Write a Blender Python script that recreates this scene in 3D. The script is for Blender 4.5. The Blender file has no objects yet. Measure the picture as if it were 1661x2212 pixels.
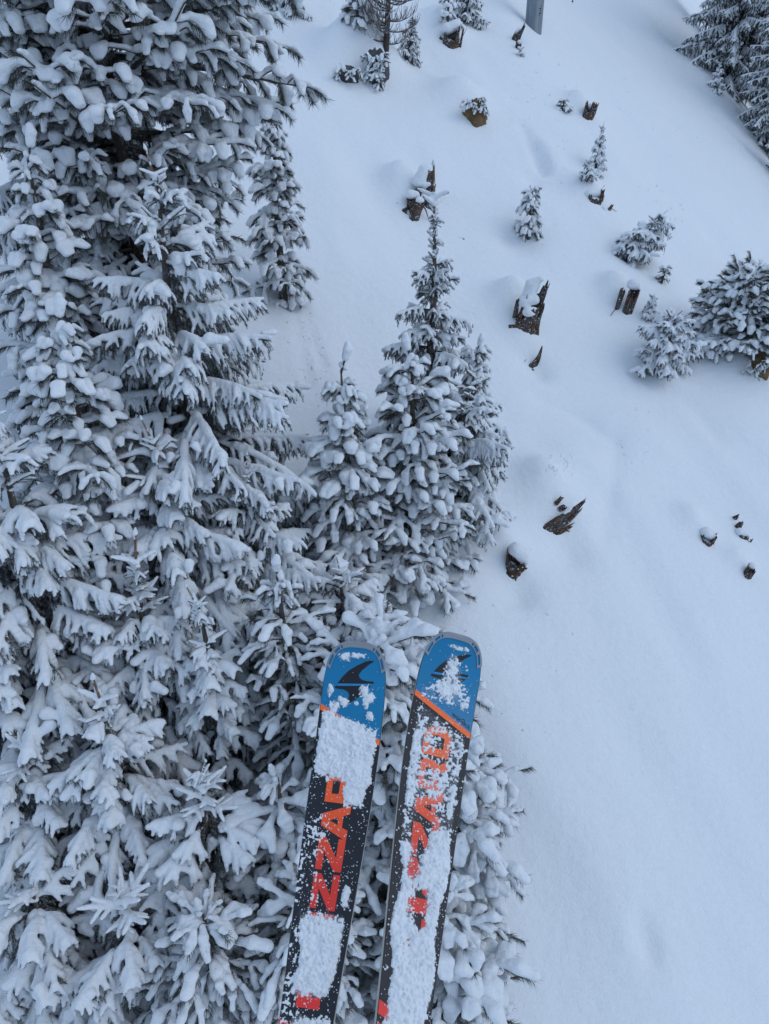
import bpy, bmesh, math, random
import numpy as np
from mathutils import Vector, Matrix, Euler
from mathutils.geometry import delaunay_2d_cdt

# ------------------------------------------------------------------ camera, sky, sun, exposure
scene = bpy.context.scene
CAM_Z = 12.0
PITCH = math.radians(-28.0)
FPX, CX, CY = 1533.0, 830.5, 1106.0          # focal length and centre in units of a 1661 x 2212 frame
cam = bpy.data.cameras.new('camera')
cam.sensor_fit = 'VERTICAL'
cam.sensor_height = 24.0
cam.lens = 24.0 * FPX / 2212.0
cam.clip_start = 0.05
cam.clip_end = 2000.0
cam_ob = bpy.data.objects.new('camera', cam)
scene.collection.objects.link(cam_ob)
cam_ob.location = (0, 0, CAM_Z)
cam_ob.rotation_euler = (math.radians(90) + PITCH, 0, 0)
scene.camera = cam_ob

SUN_EL, SUN_AZ = math.radians(44), math.radians(105)     # azimuth from +Y towards +X: behind the viewer, to the right
world = bpy.data.worlds.new('World')
scene.world = world
world.use_nodes = True
wn = world.node_tree.nodes
wl = world.node_tree.links
bg = wn['Background']
sky = wn.new('ShaderNodeTexSky')
sky.sky_type = 'NISHITA'
sky.sun_disc = False
sky.sun_elevation = SUN_EL
sky.sun_rotation = SUN_AZ
sky.altitude = 1800
sky.air_density = 1.0
sky.dust_density = 2.0
sky.ozone_density = 1.0
cloud = wn.new('ShaderNodeMix')               # an even overcast veils the blue
cloud.data_type = 'RGBA'
cloud.inputs[0].default_value = 0.80
cloud.inputs[7].default_value = (5.3, 7.25, 10.3, 1)
wl.new(sky.outputs[0], cloud.inputs[6])
wl.new(cloud.outputs[2], bg.inputs[0])
bg.inputs[1].default_value = 0.093
sun = bpy.data.lights.new('sun', 'SUN')
sun.energy = 0.62
sun.angle = math.radians(50)
sun.color = (1.0, 0.97, 0.92)
sun_ob = bpy.data.objects.new('sun', sun)
scene.collection.objects.link(sun_ob)
sun_ob.location = (0, 0, 60)
sd = Vector((math.sin(SUN_AZ) * math.cos(SUN_EL), math.cos(SUN_AZ) * math.cos(SUN_EL), math.sin(SUN_EL)))
sun_ob.rotation_euler = sd.to_track_quat('Z', 'Y').to_euler()
scene.view_settings.view_transform = 'Standard'
scene.view_settings.look = 'None'
scene.view_settings.exposure = 0.0
scene.view_settings.gamma = 1.0
scene.view_settings.use_curve_mapping = False
scene.cycles.diffuse_bounces = 3
scene.cycles.max_bounces = 6
scene.cycles.use_adaptive_sampling = True
scene.cycles.adaptive_threshold = 0.02

C = scene.collection
R = math.radians

# ------------------------------------------------------------------ helpers
def lnoise(x, y, seed=0):
    """smooth lattice noise in [-1, 1] of two arrays"""
    x = np.asarray(x, float); y = np.asarray(y, float)
    xi = np.floor(x).astype(np.int64); yi = np.floor(y).astype(np.int64)
    fx = x - xi; fy = y - yi
    fx = fx * fx * fx * (fx * (fx * 6 - 15) + 10); fy = fy * fy * fy * (fy * (fy * 6 - 15) + 10)
    def hsh(a, b):
        n = (a * 374761393 + b * 668265263 + seed * 982451653) & 0xffffffff
        n = ((n ^ (n >> 13)) * 1274126177) & 0xffffffff
        n = n ^ (n >> 16)
        return (n & 0xffff) / 32767.5 - 1.0
    a = hsh(xi, yi); b = hsh(xi + 1, yi); c = hsh(xi, yi + 1); d = hsh(xi + 1, yi + 1)
    return (a * (1 - fx) + b * fx) * (1 - fy) + (c * (1 - fx) + d * fx) * fy

def smooth01(q):
    q = np.clip(q, 0, 1)
    return q * q * (3 - 2 * q)

def tag(o, label=None, cat=None, group=None, kind=None):
    if label: o['label'] = label
    if cat: o['category'] = cat
    if group: o['group'] = group
    if kind: o['kind'] = kind
    return o

def mesh_from(name, verts, faces, mats, smooth=True, midx=None):
    me = bpy.data.meshes.new(name)
    verts = np.asarray(verts, np.float32)
    if isinstance(faces, np.ndarray):
        nf, k = faces.shape
        me.vertices.add(len(verts)); me.vertices.foreach_set('co', verts.ravel())
        me.loops.add(nf * k); me.loops.foreach_set('vertex_index', faces.ravel().astype(np.int32))
        me.polygons.add(nf)
        me.polygons.foreach_set('loop_start', np.arange(0, nf * k, k, dtype=np.int32))
        me.polygons.foreach_set('loop_total', np.full(nf, k, np.int32))
        me.update(calc_edges=True)
    else:
        me.from_pydata([tuple(v) for v in verts.tolist()], [], faces)
    for m in (mats if isinstance(mats, (list, tuple)) else [mats]):
        me.materials.append(m)
    n = len(me.polygons)
    me.polygons.foreach_set('use_smooth', np.full(n, bool(smooth)))
    if midx is not None:
        me.polygons.foreach_set('material_index', np.asarray(midx, np.int32))
    me.validate()
    return me

def link(name, data, parent=None, loc=None):
    o = bpy.data.objects.new(name, data)
    C.objects.link(o)
    if parent is not None: o.parent = parent
    if loc is not None: o.location = loc
    return o

def empty(name, loc, label, cat, group=None):
    o = link(name, None, None, loc)
    o.empty_display_size = 0.2
    return tag(o, label, cat, group)

class MB:
    """collects tubes and shards into one mesh"""
    def __init__(self): self.v = []; self.f = []; self.m = []; self.n = 0
    def add(self, v, f, m=0):
        self.v.append(np.asarray(v, float)); self.f += [tuple(i + self.n for i in q) for q in f]
        self.m += [m] * len(f); self.n += len(v)
    def tube(self, pts, rad, sides=6, m=0, cap=True):
        pts = np.asarray(pts, float); k = len(pts); vs = []
        t = np.gradient(pts, axis=0); t /= np.linalg.norm(t, axis=1)[:, None] + 1e-9
        ref = np.array([0.0, 0, 1]) if abs(t[0][2]) < 0.9 else np.array([1.0, 0, 0])
        a = np.cross(t, ref); a /= np.linalg.norm(a, axis=1)[:, None] + 1e-9
        b = np.cross(t, a)
        th = np.arange(sides) * 2 * math.pi / sides
        rad = np.broadcast_to(np.asarray(rad, float), (k,))
        ring = pts[:, None, :] + rad[:, None, None] * (a[:, None, :] * np.cos(th)[None, :, None] + b[:, None, :] * np.sin(th)[None, :, None])
        vs = ring.reshape(-1, 3); f = []
        for i in range(k - 1):
            for j in range(sides):
                j2 = (j + 1) % sides
                f.append((i * sides + j, i * sides + j2, (i + 1) * sides + j2, (i + 1) * sides + j))
        if cap:
            f.append(tuple(range(sides))[::-1]); f.append(tuple((k - 1) * sides + j for j in range(sides)))
        self.add(vs, f, m)
    def mesh(self, name, mats, smooth=True):
        return mesh_from(name, np.concatenate(self.v), self.f, mats, smooth, self.m)
    def build(self, name, mats, parent=None, loc=None, smooth=True):
        return link(name, self.mesh(name, mats, smooth), parent, loc)

# ---- snow as a smooth union of rounded segments, meshed by surface nets
def blob_mesh(name, segs, h, mat, k=0.012, under=1.5, rough=0.006, seed=0):
    segs = np.asarray(segs, float)                       # p0(3) p1(3) r0 r1
    pad = segs[:, 6:8].max() + 5 * k
    lo = np.minimum(segs[:, 0:3], segs[:, 3:6]).min(0) - pad
    hi = np.maximum(segs[:, 0:3], segs[:, 3:6]).max(0) + pad
    n = np.ceil((hi - lo) / h).astype(int) + 1
    acc = np.zeros(n, np.float32)
    for s in segs:
        p0, p1, r0, r1 = s[0:3], s[3:6], s[6], s[7]
        q = max(r0, r1) + 5 * k
        i0 = np.maximum(np.floor((np.minimum(p0, p1) - q - lo) / h).astype(int), 0)
        i1 = np.minimum(np.ceil((np.maximum(p0, p1) + q - lo) / h).astype(int) + 1, n)
        gx = lo[0] + h * np.arange(i0[0], i1[0])[:, None, None]
        gy = lo[1] + h * np.arange(i0[1], i1[1])[None, :, None]
        gz = lo[2] + h * np.arange(i0[2], i1[2])[None, None, :]
        d = p1 - p0; L2 = d.dot(d) + 1e-12
        t = np.clip(((gx - p0[0]) * d[0] + (gy - p0[1]) * d[1] + (gz - p0[2]) * d[2]) / L2, 0, 1)
        ex = gx - (p0[0] + t * d[0]); ey = gy - (p0[1] + t * d[1]); ez = gz - (p0[2] + t * d[2])
        ez = np.where(ez < 0, ez * under, ez)
        sdf = np.sqrt(ex * ex + ey * ey + ez * ez) - (r0 + t * (r1 - r0))
        acc[i0[0]:i1[0], i0[1]:i1[1], i0[2]:i1[2]] += np.exp(np.clip(-sdf / k, -30, 30)).astype(np.float32)
    F = -k * np.log(acc + 1e-12)
    rs = np.random.RandomState(seed)
    g = [lo[i] + h * np.arange(n[i]) for i in range(3)]
    w = 0
    for fr, am in ((14, 1.0), (27, 0.6), (52, 0.35)):
        ph = rs.rand(6) * 6.28
        a, b, c = (rs.rand(3) * 0.6 + 0.7) * fr
        w = w + am * (np.sin(a * g[0] + ph[0])[:, None, None] * np.sin(b * g[1] + ph[1])[None, :, None] +
                      np.sin(b * g[1] + ph[2])[None, :, None] * np.sin(c * g[2] + ph[3])[None, None, :] +
                      np.sin(a * g[0] + ph[4])[:, None, None] * np.sin(c * g[2] + ph[5])[None, None, :])
    F = F + rough * w * 0.6
    v, f = surface_nets(F, lo, h)
    return mesh_from(name, v, f, mat, True)

def surface_nets(F, lo, h):
    n = np.array(F.shape)
    s = F < 0
    cnt = np.zeros(n - 1, np.int8); pos = np.zeros((*(n - 1), 3), np.float32)
    def sl(dx, dy, dz): return (slice(dx, n[0] - 1 + dx), slice(dy, n[1] - 1 + dy), slice(dz, n[2] - 1 + dz))
    cor = [(a, b, c) for a in (0, 1) for b in (0, 1) for c in (0, 1)]
    for p in cor:
        for ax in range(3):
            if p[ax]: continue
            q = list(p); q[ax] = 1; q = tuple(q)
            fp, fq = F[sl(*p)], F[sl(*q)]
            m = s[sl(*p)] != s[sl(*q)]
            t = np.where(m, fp / np.where(m, fp - fq, 1), 0).astype(np.float32)
            cnt += m
            for c in range(3):
                pos[..., c] += np.where(m, p[c] + (t if c == ax else 0), 0)
    act = cnt > 0
    idx = np.full(n - 1, -1, np.int64); idx[act] = np.arange(act.sum())
    ii = np.argwhere(act)
    verts = lo + h * (ii + pos[act] / cnt[act][:, None])
    faces = []
    for ax in range(3):
        a = [slice(1, n[i] - 1) for i in range(3)]; a[ax] = slice(0, n[ax] - 1)
        b = list(a); b[ax] = slice(1, n[ax])
        s0, s1 = s[tuple(a)], s[tuple(b)]
        e = np.argwhere(s0 != s1)
        if not len(e): continue
        flip = s0[tuple(e.T)]
        off = np.ones(3, int); off[ax] = 0
        e = e + off
        u, w_ = [(1, 2), (2, 0), (0, 1)][ax]
        def cell(du, dw):
            q = e.copy(); q[:, u] -= du; q[:, w_] -= dw
            return idx[tuple(q.T)]
        q = np.stack([cell(1, 1), cell(0, 1), cell(0, 0), cell(1, 0)], 1)
        q[~flip] = q[~flip][:, ::-1]
        faces.append(q)
    return verts, np.concatenate(faces)

# ------------------------------------------------------------------ materials
def new_mat(name):
    m = bpy.data.materials.new(name); m.use_nodes = True
    return m, m.node_tree.nodes, m.node_tree.links, m.node_tree.nodes['Principled BSDF']

def noise_node(nt, scale, detail=3, rough=0.55, vec=None):
    t = nt.nodes.new('ShaderNodeTexNoise'); t.inputs['Scale'].default_value = scale
    t.inputs['Detail'].default_value = detail; t.inputs['Roughness'].default_value = rough
    if vec is not None: nt.links.new(vec, t.inputs['Vector'])
    return t

def ramp_node(nt, stops, fac):
    r = nt.nodes.new('ShaderNodeValToRGB')
    while len(r.color_ramp.elements) < len(stops): r.color_ramp.elements.new(0.5)
    for e, (p, c) in zip(r.color_ramp.elements, stops):
        e.position = p; e.color = (*c, 1)
    nt.links.new(fac, r.inputs[0])
    return r

def snow_mat(name, fine, amp, coarse=None, base=(0.80, 0.82, 0.84)):
    m, n, l, b = new_mat(name)
    tc = n.new('ShaderNodeTexCoord')
    t = noise_node(m.node_tree, fine, 4, 0.65, tc.outputs['Object'])
    bp = n.new('ShaderNodeBump'); bp.inputs['Strength'].default_value = 1.0; bp.inputs['Distance'].default_value = amp
    l.new(t.outputs[0], bp.inputs['Height'])
    if coarse:
        t2 = noise_node(m.node_tree, coarse[0], 2, 0.5, tc.outputs['Object'])
        b2 = n.new('ShaderNodeBump'); b2.inputs['Distance'].default_value = coarse[1]
        l.new(t2.outputs[0], b2.inputs['Height']); l.new(b2.outputs[0], bp.inputs['Normal'])
    l.new(bp.outputs[0], b.inputs['Normal'])
    t3 = noise_node(m.node_tree, fine * 0.35, 3, 0.6, tc.outputs['Object'])
    r = ramp_node(m.node_tree, [(0.3, tuple(c * 0.965 for c in base)), (0.7, base)], t3.outputs[0])
    l.new(r.outputs[0], b.inputs['Base Color'])
    b.inputs['Roughness'].default_value = 0.75
    b.inputs['Specular IOR Level'].default_value = 0.2
    return m

M_GROUND = snow_mat('ground_snow', 38.0, 0.011, (5.5, 0.022))
M_SNOW = snow_mat('tree_snow', 75.0, 0.010, (22.0, 0.018))
def frost_mat():
    m, n, l, b = new_mat('thin_frost'); nt = m.node_tree
    at_ = n.new('ShaderNodeAttribute'); at_.attribute_name = 'cover'
    tc = n.new('ShaderNodeTexCoord'); t = noise_node(nt, 260, 6, 0.75, tc.outputs['Object'])
    ad = n.new('ShaderNodeMath'); ad.operation = 'ADD'; l.new(t.outputs[0], ad.inputs[0]); l.new(at_.outputs['Fac'], ad.inputs[1])
    hf = n.new('ShaderNodeMath'); hf.operation = 'MULTIPLY'; hf.inputs[1].default_value = 0.5; l.new(ad.outputs[0], hf.inputs[0])
    r = ramp_node(nt, [(0.44, (0, 0, 0)), (0.80, (0.62, 0.62, 0.62))], hf.outputs[0])
    l.new(r.outputs[0], b.inputs['Alpha']); b.inputs['Base Color'].default_value = (0.78, 0.8, 0.83, 1); b.inputs['Roughness'].default_value = 0.8
    return m
M_FROST = frost_mat()
M_CRUST = snow_mat('crust_snow', 500.0, 0.0010, (140.0, 0.0015))

def needle_mat(name, dark, mid, frost, thr):
    m, n, l, b = new_mat(name)
    tc = n.new('ShaderNodeTexCoord')
    t = noise_node(m.node_tree, 55, 4, 0.7, tc.outputs['Object'])
    r = ramp_node(m.node_tree, [(thr - 0.16, dark), (thr, mid), (thr + 0.16, frost)], t.outputs[0])
    l.new(r.outputs[0], b.inputs['Base Color'])
    b.inputs['Roughness'].default_value = 0.8
    b.inputs['Specular IOR Level'].default_value = 0.15
    return m
M_SPRUCE = needle_mat('frosted_spruce_needles', (0.034, 0.038, 0.036), (0.125, 0.13, 0.128), (0.46, 0.48, 0.50), 0.53)
M_PINE = needle_mat('frosted_pine_needles', (0.030, 0.035, 0.027), (0.10, 0.104, 0.092), (0.44, 0.46, 0.47), 0.545)
M_DARKN = needle_mat('dark_spruce_needles', (0.030, 0.036, 0.030), (0.085, 0.09, 0.085), (0.34, 0.36, 0.38), 0.56)

def bark_mat(name, c0, c1, frost, sc=14, fthr=0.60):
    m, n, l, b = new_mat(name)
    tc = n.new('ShaderNodeTexCoord'); mp = n.new('ShaderNodeMapping'); mp.inputs['Scale'].default_value = (1, 1, 0.35)
    l.new(tc.outputs['Object'], mp.inputs[0])
    t = noise_node(m.node_tree, sc, 5, 0.7, mp.outputs[0])
    r = ramp_node(m.node_tree, [(0.35, c0), (0.55, c1), (fthr, c1), (fthr + 0.06, frost)], t.outputs[0])
    l.new(r.outputs[0], b.inputs['Base Color'])
    bp = n.new('ShaderNodeBump'); bp.inputs['Distance'].default_value = 0.02; l.new(t.outputs[0], bp.inputs['Height'])
    l.new(bp.outputs[0], b.inputs['Normal']); b.inputs['Roughness'].default_value = 0.9
    return m
M_BARK = bark_mat('conifer_bark', (0.035, 0.028, 0.024), (0.10, 0.08, 0.065), (0.5, 0.52, 0.55))
M_SHOOT = bark_mat('young_spruce_shoot', (0.10, 0.055, 0.030), (0.24, 0.15, 0.09), (0.6, 0.62, 0.64), 40, 0.60)
M_LARCH = bark_mat('larch_bark', (0.035, 0.026, 0.024), (0.075, 0.055, 0.048), (0.30, 0.31, 0.33), 9, 0.66)
M_LTWIG = bark_mat('frosted_larch_twig', (0.10, 0.085, 0.075), (0.22, 0.20, 0.19), (0.55, 0.57, 0.60), 9, 0.52)

def wood_mat(name, rust):
    """weathered stump wood: grey grain along its length, rust-brown rot, snow specks caught in the cracks"""
    m, n, l, b = new_mat(name); nt = m.node_tree
    tc = n.new('ShaderNodeTexCoord'); mp = n.new('ShaderNodeMapping'); mp.inputs['Scale'].default_value = (1, 1, 0.14)
    l.new(tc.outputs['Object'], mp.inputs[0])
    t = noise_node(nt, 42, 5, 0.7, mp.outputs[0])
    grey = ramp_node(nt, [(0.36, (0.012, 0.010, 0.009)), (0.52, (0.075, 0.064, 0.056)), (0.70, (0.23, 0.21, 0.19))], t.outputs[0])
    brown = ramp_node(nt, [(0.36, (0.012, 0.007, 0.005)), (0.53, (0.085, 0.036, 0.016)), (0.72, (0.30, 0.15, 0.065))], t.outputs[0])
    t2 = noise_node(nt, 5, 3, 0.6, tc.outputs['Object'])
    rr = ramp_node(nt, [(rust - 0.05, (0, 0, 0)), (rust + 0.06, (1, 1, 1))], t2.outputs[0])
    mx = n.new('ShaderNodeMix'); mx.data_type = 'RGBA'
    l.new(rr.outputs[0], mx.inputs[0]); l.new(brown.outputs[0], mx.inputs[7]); l.new(grey.outputs[0], mx.inputs[6])
    t3 = noise_node(nt, 26, 4, 0.65, tc.outputs['Object'])
    sn = ramp_node(nt, [(0.615, (0, 0, 0)), (0.645, (1, 1, 1))], t3.outputs[0])
    m2 = n.new('ShaderNodeMix'); m2.data_type = 'RGBA'; m2.inputs[7].default_value = (0.82, 0.84, 0.87, 1)
    l.new(sn.outputs[0], m2.inputs[0]); l.new(mx.outputs[2], m2.inputs[6])
    l.new(m2.outputs[2], b.inputs['Base Color'])
    bp = n.new('ShaderNodeBump'); bp.inputs['Distance'].default_value = 0.03; l.new(t.outputs[0], bp.inputs['Height'])
    l.new(bp.outputs[0], b.inputs['Normal']); b.inputs['Roughness'].default_value = 0.9
    return m
M_WOOD = wood_mat('weathered_wood', 0.50)
M_ROT = wood_mat('rotten_rust_wood', 0.44)

def flat_mat(name, col, rough=0.4, metal=0.0, spec=0.5, var=0.06, sc=30, coat=0.0):
    m, n, l, b = new_mat(name)
    tc = n.new('ShaderNodeTexCoord')
    t = noise_node(m.node_tree, sc, 3, 0.6, tc.outputs['Object'])
    r = ramp_node(m.node_tree, [(0.3, tuple(c * (1 - var) for c in col)), (0.7, tuple(min(1, c * (1 + var)) for c in col))], t.outputs[0])
    l.new(r.outputs[0], b.inputs['Base Color'])
    b.inputs['Roughness'].default_value = rough; b.inputs['Metallic'].default_value = metal
    b.inputs['Specular IOR Level'].default_value = spec; b.inputs['Coat Weight'].default_value = coat
    return m
M_BLUE = flat_mat('blue_topsheet', (0.0, 0.172, 0.345), 0.24, 0, 0.4, 0.07, 8)
M_BLUE2 = flat_mat('pale_blue_print', (0.01, 0.22, 0.47), 0.34, 0, 0.4)
M_BLACK = flat_mat('black_topsheet', (0.011, 0.012, 0.018), 0.42, 0, 0.4, 0.15)
M_INK = flat_mat('black_print', (0.007, 0.007, 0.011), 0.4, 0, 0.4)
M_RIM = flat_mat('ski_side_wall', (0.42, 0.40, 0.34), 0.5)
M_TIP = flat_mat('grey_tip_guard', (0.26, 0.27, 0.29), 0.35, 0.3, 0.5)
M_STEELE = flat_mat('steel_edge', (0.5, 0.5, 0.52), 0.3, 0.9)

def orange_mat():
    m, n, l, b = new_mat('orange_to_red_print')
    at = n.new('ShaderNodeAttribute'); at.attribute_name = 'run'
    r = ramp_node(m.node_tree, [(0.0, (0.98, 0.145, 0.016)), (0.3, (0.92, 0.095, 0.012)), (0.55, (0.72, 0.030, 0.014)), (1.0, (0.80, 0.028, 0.02))], at.outputs['Fac'])
    l.new(r.outputs[0], b.inputs['Base Color']); b.inputs['Roughness'].default_value = 0.4
    return m
M_ORANGE = orange_mat()

def rock_mat(name, c0, c1):
    m, n, l, b = new_mat(name)
    tc = n.new('ShaderNodeTexCoord')
    t = noise_node(m.node_tree, 6, 6, 0.7, tc.outputs['Object'])
    r = ramp_node(m.node_tree, [(0.3, c0), (0.6, c1), (0.8, tuple(min(1, c * 1.5) for c in c1))], t.outputs[0])
    l.new(r.outputs[0], b.inputs['Base Color']); b.inputs['Roughness'].default_value = 0.9
    bp = n.new('ShaderNodeBump'); bp.inputs['Distance'].default_value = 0.05; l.new(t.outputs[0], bp.inputs['Height'])
    l.new(bp.outputs[0], b.inputs['Normal'])
    return m
M_OCHRE = rock_mat('ochre_earth', (0.07, 0.045, 0.022), (0.20, 0.125, 0.055))
M_DROCK = rock_mat('dark_rock', (0.03, 0.03, 0.033), (0.09, 0.09, 0.10))

def steel_mat():
    m, n, l, b = new_mat('galvanised_steel'); nt = m.node_tree
    tc = n.new('ShaderNodeTexCoord'); mp = n.new('ShaderNodeMapping'); mp.inputs['Scale'].default_value = (1, 1, 0.12)
    l.new(tc.outputs['Object'], mp.inputs[0])
    t = noise_node(nt, 9, 5, 0.65, mp.outputs[0])
    r = ramp_node(nt, [(0.3, (0.13, 0.16, 0.19)), (0.55, (0.20, 0.24, 0.275)), (0.75, (0.30, 0.34, 0.38))], t.outputs[0])
    l.new(r.outputs[0], b.inputs['Base Color'])
    b.inputs['Roughness'].default_value = 0.55; b.inputs['Metallic'].default_value = 0.3
    return m
M_PYLON = steel_mat()

# ------------------------------------------------------------------ terrain
_ty = np.linspace(-60, 120, 1801)
_tx = np.interp(_ty, [-60, 0, 8, 12, 15.8, 17.4, 19.8, 21.8, 24.6, 27.6, 33, 45, 120], [40, 24, 17, 12.5, 9.3, 8.2, 7.2, 6.7, 6.5, 6.2, 5.0, 3.0, -6])
_tx = np.convolve(np.pad(_tx, 12, mode='edge'), np.ones(25) / 25, mode='valid')
FX, FY = 0.447, -0.894                                # downhill direction in plan
RIDGE = [(14.4, 27.0), (15.3, 31.0), (16.0, 36.5), (16.2, 41.0), (16.2, 50.0)]    # brow where the snow falls away to the forest
MOUNDS = []                                           # (x, y, height, radius)

def hgt(x, y, fine=True):
    x = np.asarray(x, float); y = np.asarray(y, float)
    z = CAM_Z - 11.5 + 0.5 * y - 0.25 * x
    s = x - np.interp(y, _ty, _tx)
    d = 0.34 * (np.sqrt(s * s + 0.5) + s - 0.12) * 0.5
    z = z - 2.0 * np.tanh(np.maximum(d, 0) / 2.0)
    z = z + 0.10 * np.exp(-(s / 1.3) ** 2)
    rx = np.interp(y, [p[1] for p in RIDGE], [p[0] for p in RIDGE])
    q = x - rx
    z = z - 0.62 * (np.sqrt(q * q + 1.2) + q - 0.5).clip(0) * 0.5
    a = x * FX + y * FY; c = -x * FY + y * FX
    z = z + 0.15 * lnoise(a / 5.5 + 0.6 * lnoise(x / 4, y / 4, 8), c / 1.9 + 0.5 * lnoise(x / 3, y / 3, 7), 1) + 0.05 * lnoise(a / 2.4, c / 0.9 + 0.5 * lnoise(x / 2, y / 2, 6), 2) + 0.18 * lnoise(x / 9, y / 9, 3)
    z = z + 0.012 * lnoise(a / 0.9, c / 0.5, 4)
    for (mx, my, mh, mr) in MOUNDS:
        z = z + mh * np.exp(-((x - mx) ** 2 + (y - my) ** 2) / (mr * mr))
    return z

def ray_dir(px, py):
    u = (px - CX) / FPX; v = (CY - py) / FPX
    cp, sp = math.cos(PITCH), math.sin(PITCH)
    return np.array([u, cp - v * sp, sp + v * cp])

def at(px, py):
    """where the sight line through a frame point meets the slope"""
    r = ray_dir(px, py)
    t = np.arange(4, 110, 0.05)
    g = CAM_Z + r[2] * t - hgt(r[0] * t, r[1] * t)
    i = int(np.argmax(g < 0))
    if not (g < 0).any(): return None
    t0, t1 = t[i - 1], t[i]; g0, g1 = g[i - 1], g[i]
    tt = t0 + (t1 - t0) * g0 / (g0 - g1)
    return np.array([r[0] * tt, r[1] * tt, CAM_Z + r[2] * tt, tt])

#@TERRAIN_END
# stumps, rocks and bushes gather drifts: (frame x, frame y, height, radius, shift uphill)
for (px, py, mh, mr, up) in [(1135, 690, 0.62, 0.55, 0.50), (893, 440, 0.62, 0.60, 0.6), (1210, 1095, 0.44, 0.50, 0.50), (1112, 1215, 0.30, 0.40, 0.35),
                             (1150, 765, 0.26, 0.40, 0.35), (1520, 1155, 0.24, 0.35, 0.3), (1352, 650, 0.48, 0.45, 0.42), (1022, 250, 0.62, 0.9, 0.75),
                             (815, 170, 0.80, 0.80, 0.75), (748, 168, 0.50, 0.70, 0.6), (975, 80, 0.65, 0.80, 0.6), (790, 75, 0.9, 1.2, 0.2), (1288, 425, 0.32, 0.5, 0.4),
                             (1613, 1235, 0.18, 0.3, 0.25), (1268, 245, 0.42, 0.5, 0.45), (1600, 790, 0.5, 0.9, -0.2), (1400, 785, 0.2, 0.6, -0.4),
                             (1130, 730, -0.18, 0.42, -0.25), (1105, 1250, -0.22, 0.35, -0.15), (1210, 1160, -0.18, 0.4, -0.2), (1155, 800, -0.15, 0.3, -0.1),
                             (1120, 520, -0.25, 0.55, 0.1), (1370, 545, -0.30, 0.6, 0.1), (1490, 90, -0.5, 1.6, 0), (1188, 68, 0.30, 0.6, 0), (1400, 960, 0.18, 1.1, 0), (1230, 1010, 0.16, 0.7, 0),
                             (1180, 330, 0.25, 0.6, 0), (1150, 385, -0.15, 0.4, 0), (1050, 700, 0.12, 0.8, 0), (1300, 620, -0.12, 0.8, 0), (720, 560, 0.15, 0.9, 0), (700, 380, 0.18, 1.0, 0)]:
    g = at(px, py)
    MOUNDS.append((g[0] - FX * up, g[1] - FY * up, mh, mr))
# faint grooves where snow has slid or an animal has passed
for line, dep, wid in (([(1340, 930), (1318, 1050), (1298, 1180)], -0.035, 0.20), ([(1128, 270), (1162, 340), (1178, 385)], -0.07, 0.22), ([(1160, 860), (1260, 905), (1330, 960)], -0.03, 0.22),
                       ([(1370, 790), (1470, 850), (1560, 960)], -0.04, 0.25), ([(628, 640), (652, 740), (668, 850)], -0.03, 0.12), ([(650, 640), (680, 740), (700, 800)], -0.025, 0.11), ([(1385, 1985), (1412, 2090)], -0.03, 0.16)):
    for (x0, y0), (x1, y1) in zip(line[:-1], line[1:]):
        for q in np.linspace(0, 1, 9)[:-1]:
            g = at(x0 + (x1 - x0) * q, y0 + (y1 - y0) * q); MOUNDS.append((g[0], g[1], dep, wid))

def axis_steps(lo, hi, d, far_lo, far_hi, grow):
    core = list(np.arange(lo, hi + d * 0.5, d))
    s = d; x = lo
    while x > far_lo: s *= grow; x -= s; core.insert(0, x)
    s = d; x = core[-1]
    while x < far_hi: s *= grow; x += s; core.append(x)
    return np.array(core)
gx = axis_steps(-6.5, 12.0, 0.085, -420, 420, 1.045)
gy = axis_steps(3.2, 30.0, 0.085, -420, 420, 1.035)
X, Y = np.meshgrid(gx, gy)
Z = hgt(X, Y)
nx, ny = len(gx), len(gy)
I = np.arange(nx * ny).reshape(ny, nx)
Q = np.stack([I[:-1, :-1], I[:-1, 1:], I[1:, 1:], I[1:, :-1]], -1).reshape(-1, 4)
ground = link('ground', mesh_from('ground', np.stack([X, Y, Z], -1).reshape(-1, 3), Q, M_GROUND))
tag(ground, 'smooth deep snow covering the steep open slope', None, None, 'structure')

# ------------------------------------------------------------------ boughs
def unit(v): return v / (np.linalg.norm(v) + 1e-9)

def run_line(p, d, length, step, bend, rs, wob=0.06):
    """a drooping line: bend is the change of pitch per metre (radians, downwards positive)"""
    n = max(2, int(round(length / step)) + 1); st = length / (n - 1)
    pts = [np.array(p, float)]; d = unit(np.array(d, float))
    for i in range(n - 1):
        hz = math.hypot(d[0], d[1]); pt = math.atan2(d[2], hz) - bend * st + rs.randn() * wob * 0.5
        az = math.atan2(d[1], d[0]) + rs.randn() * wob
        pt = max(-1.45, min(1.3, pt))
        d = np.array([math.cos(pt) * math.cos(az), math.cos(pt) * math.sin(az), math.sin(pt)])
        pts.append(pts[-1] + d * st)
    return np.array(pts)

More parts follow.
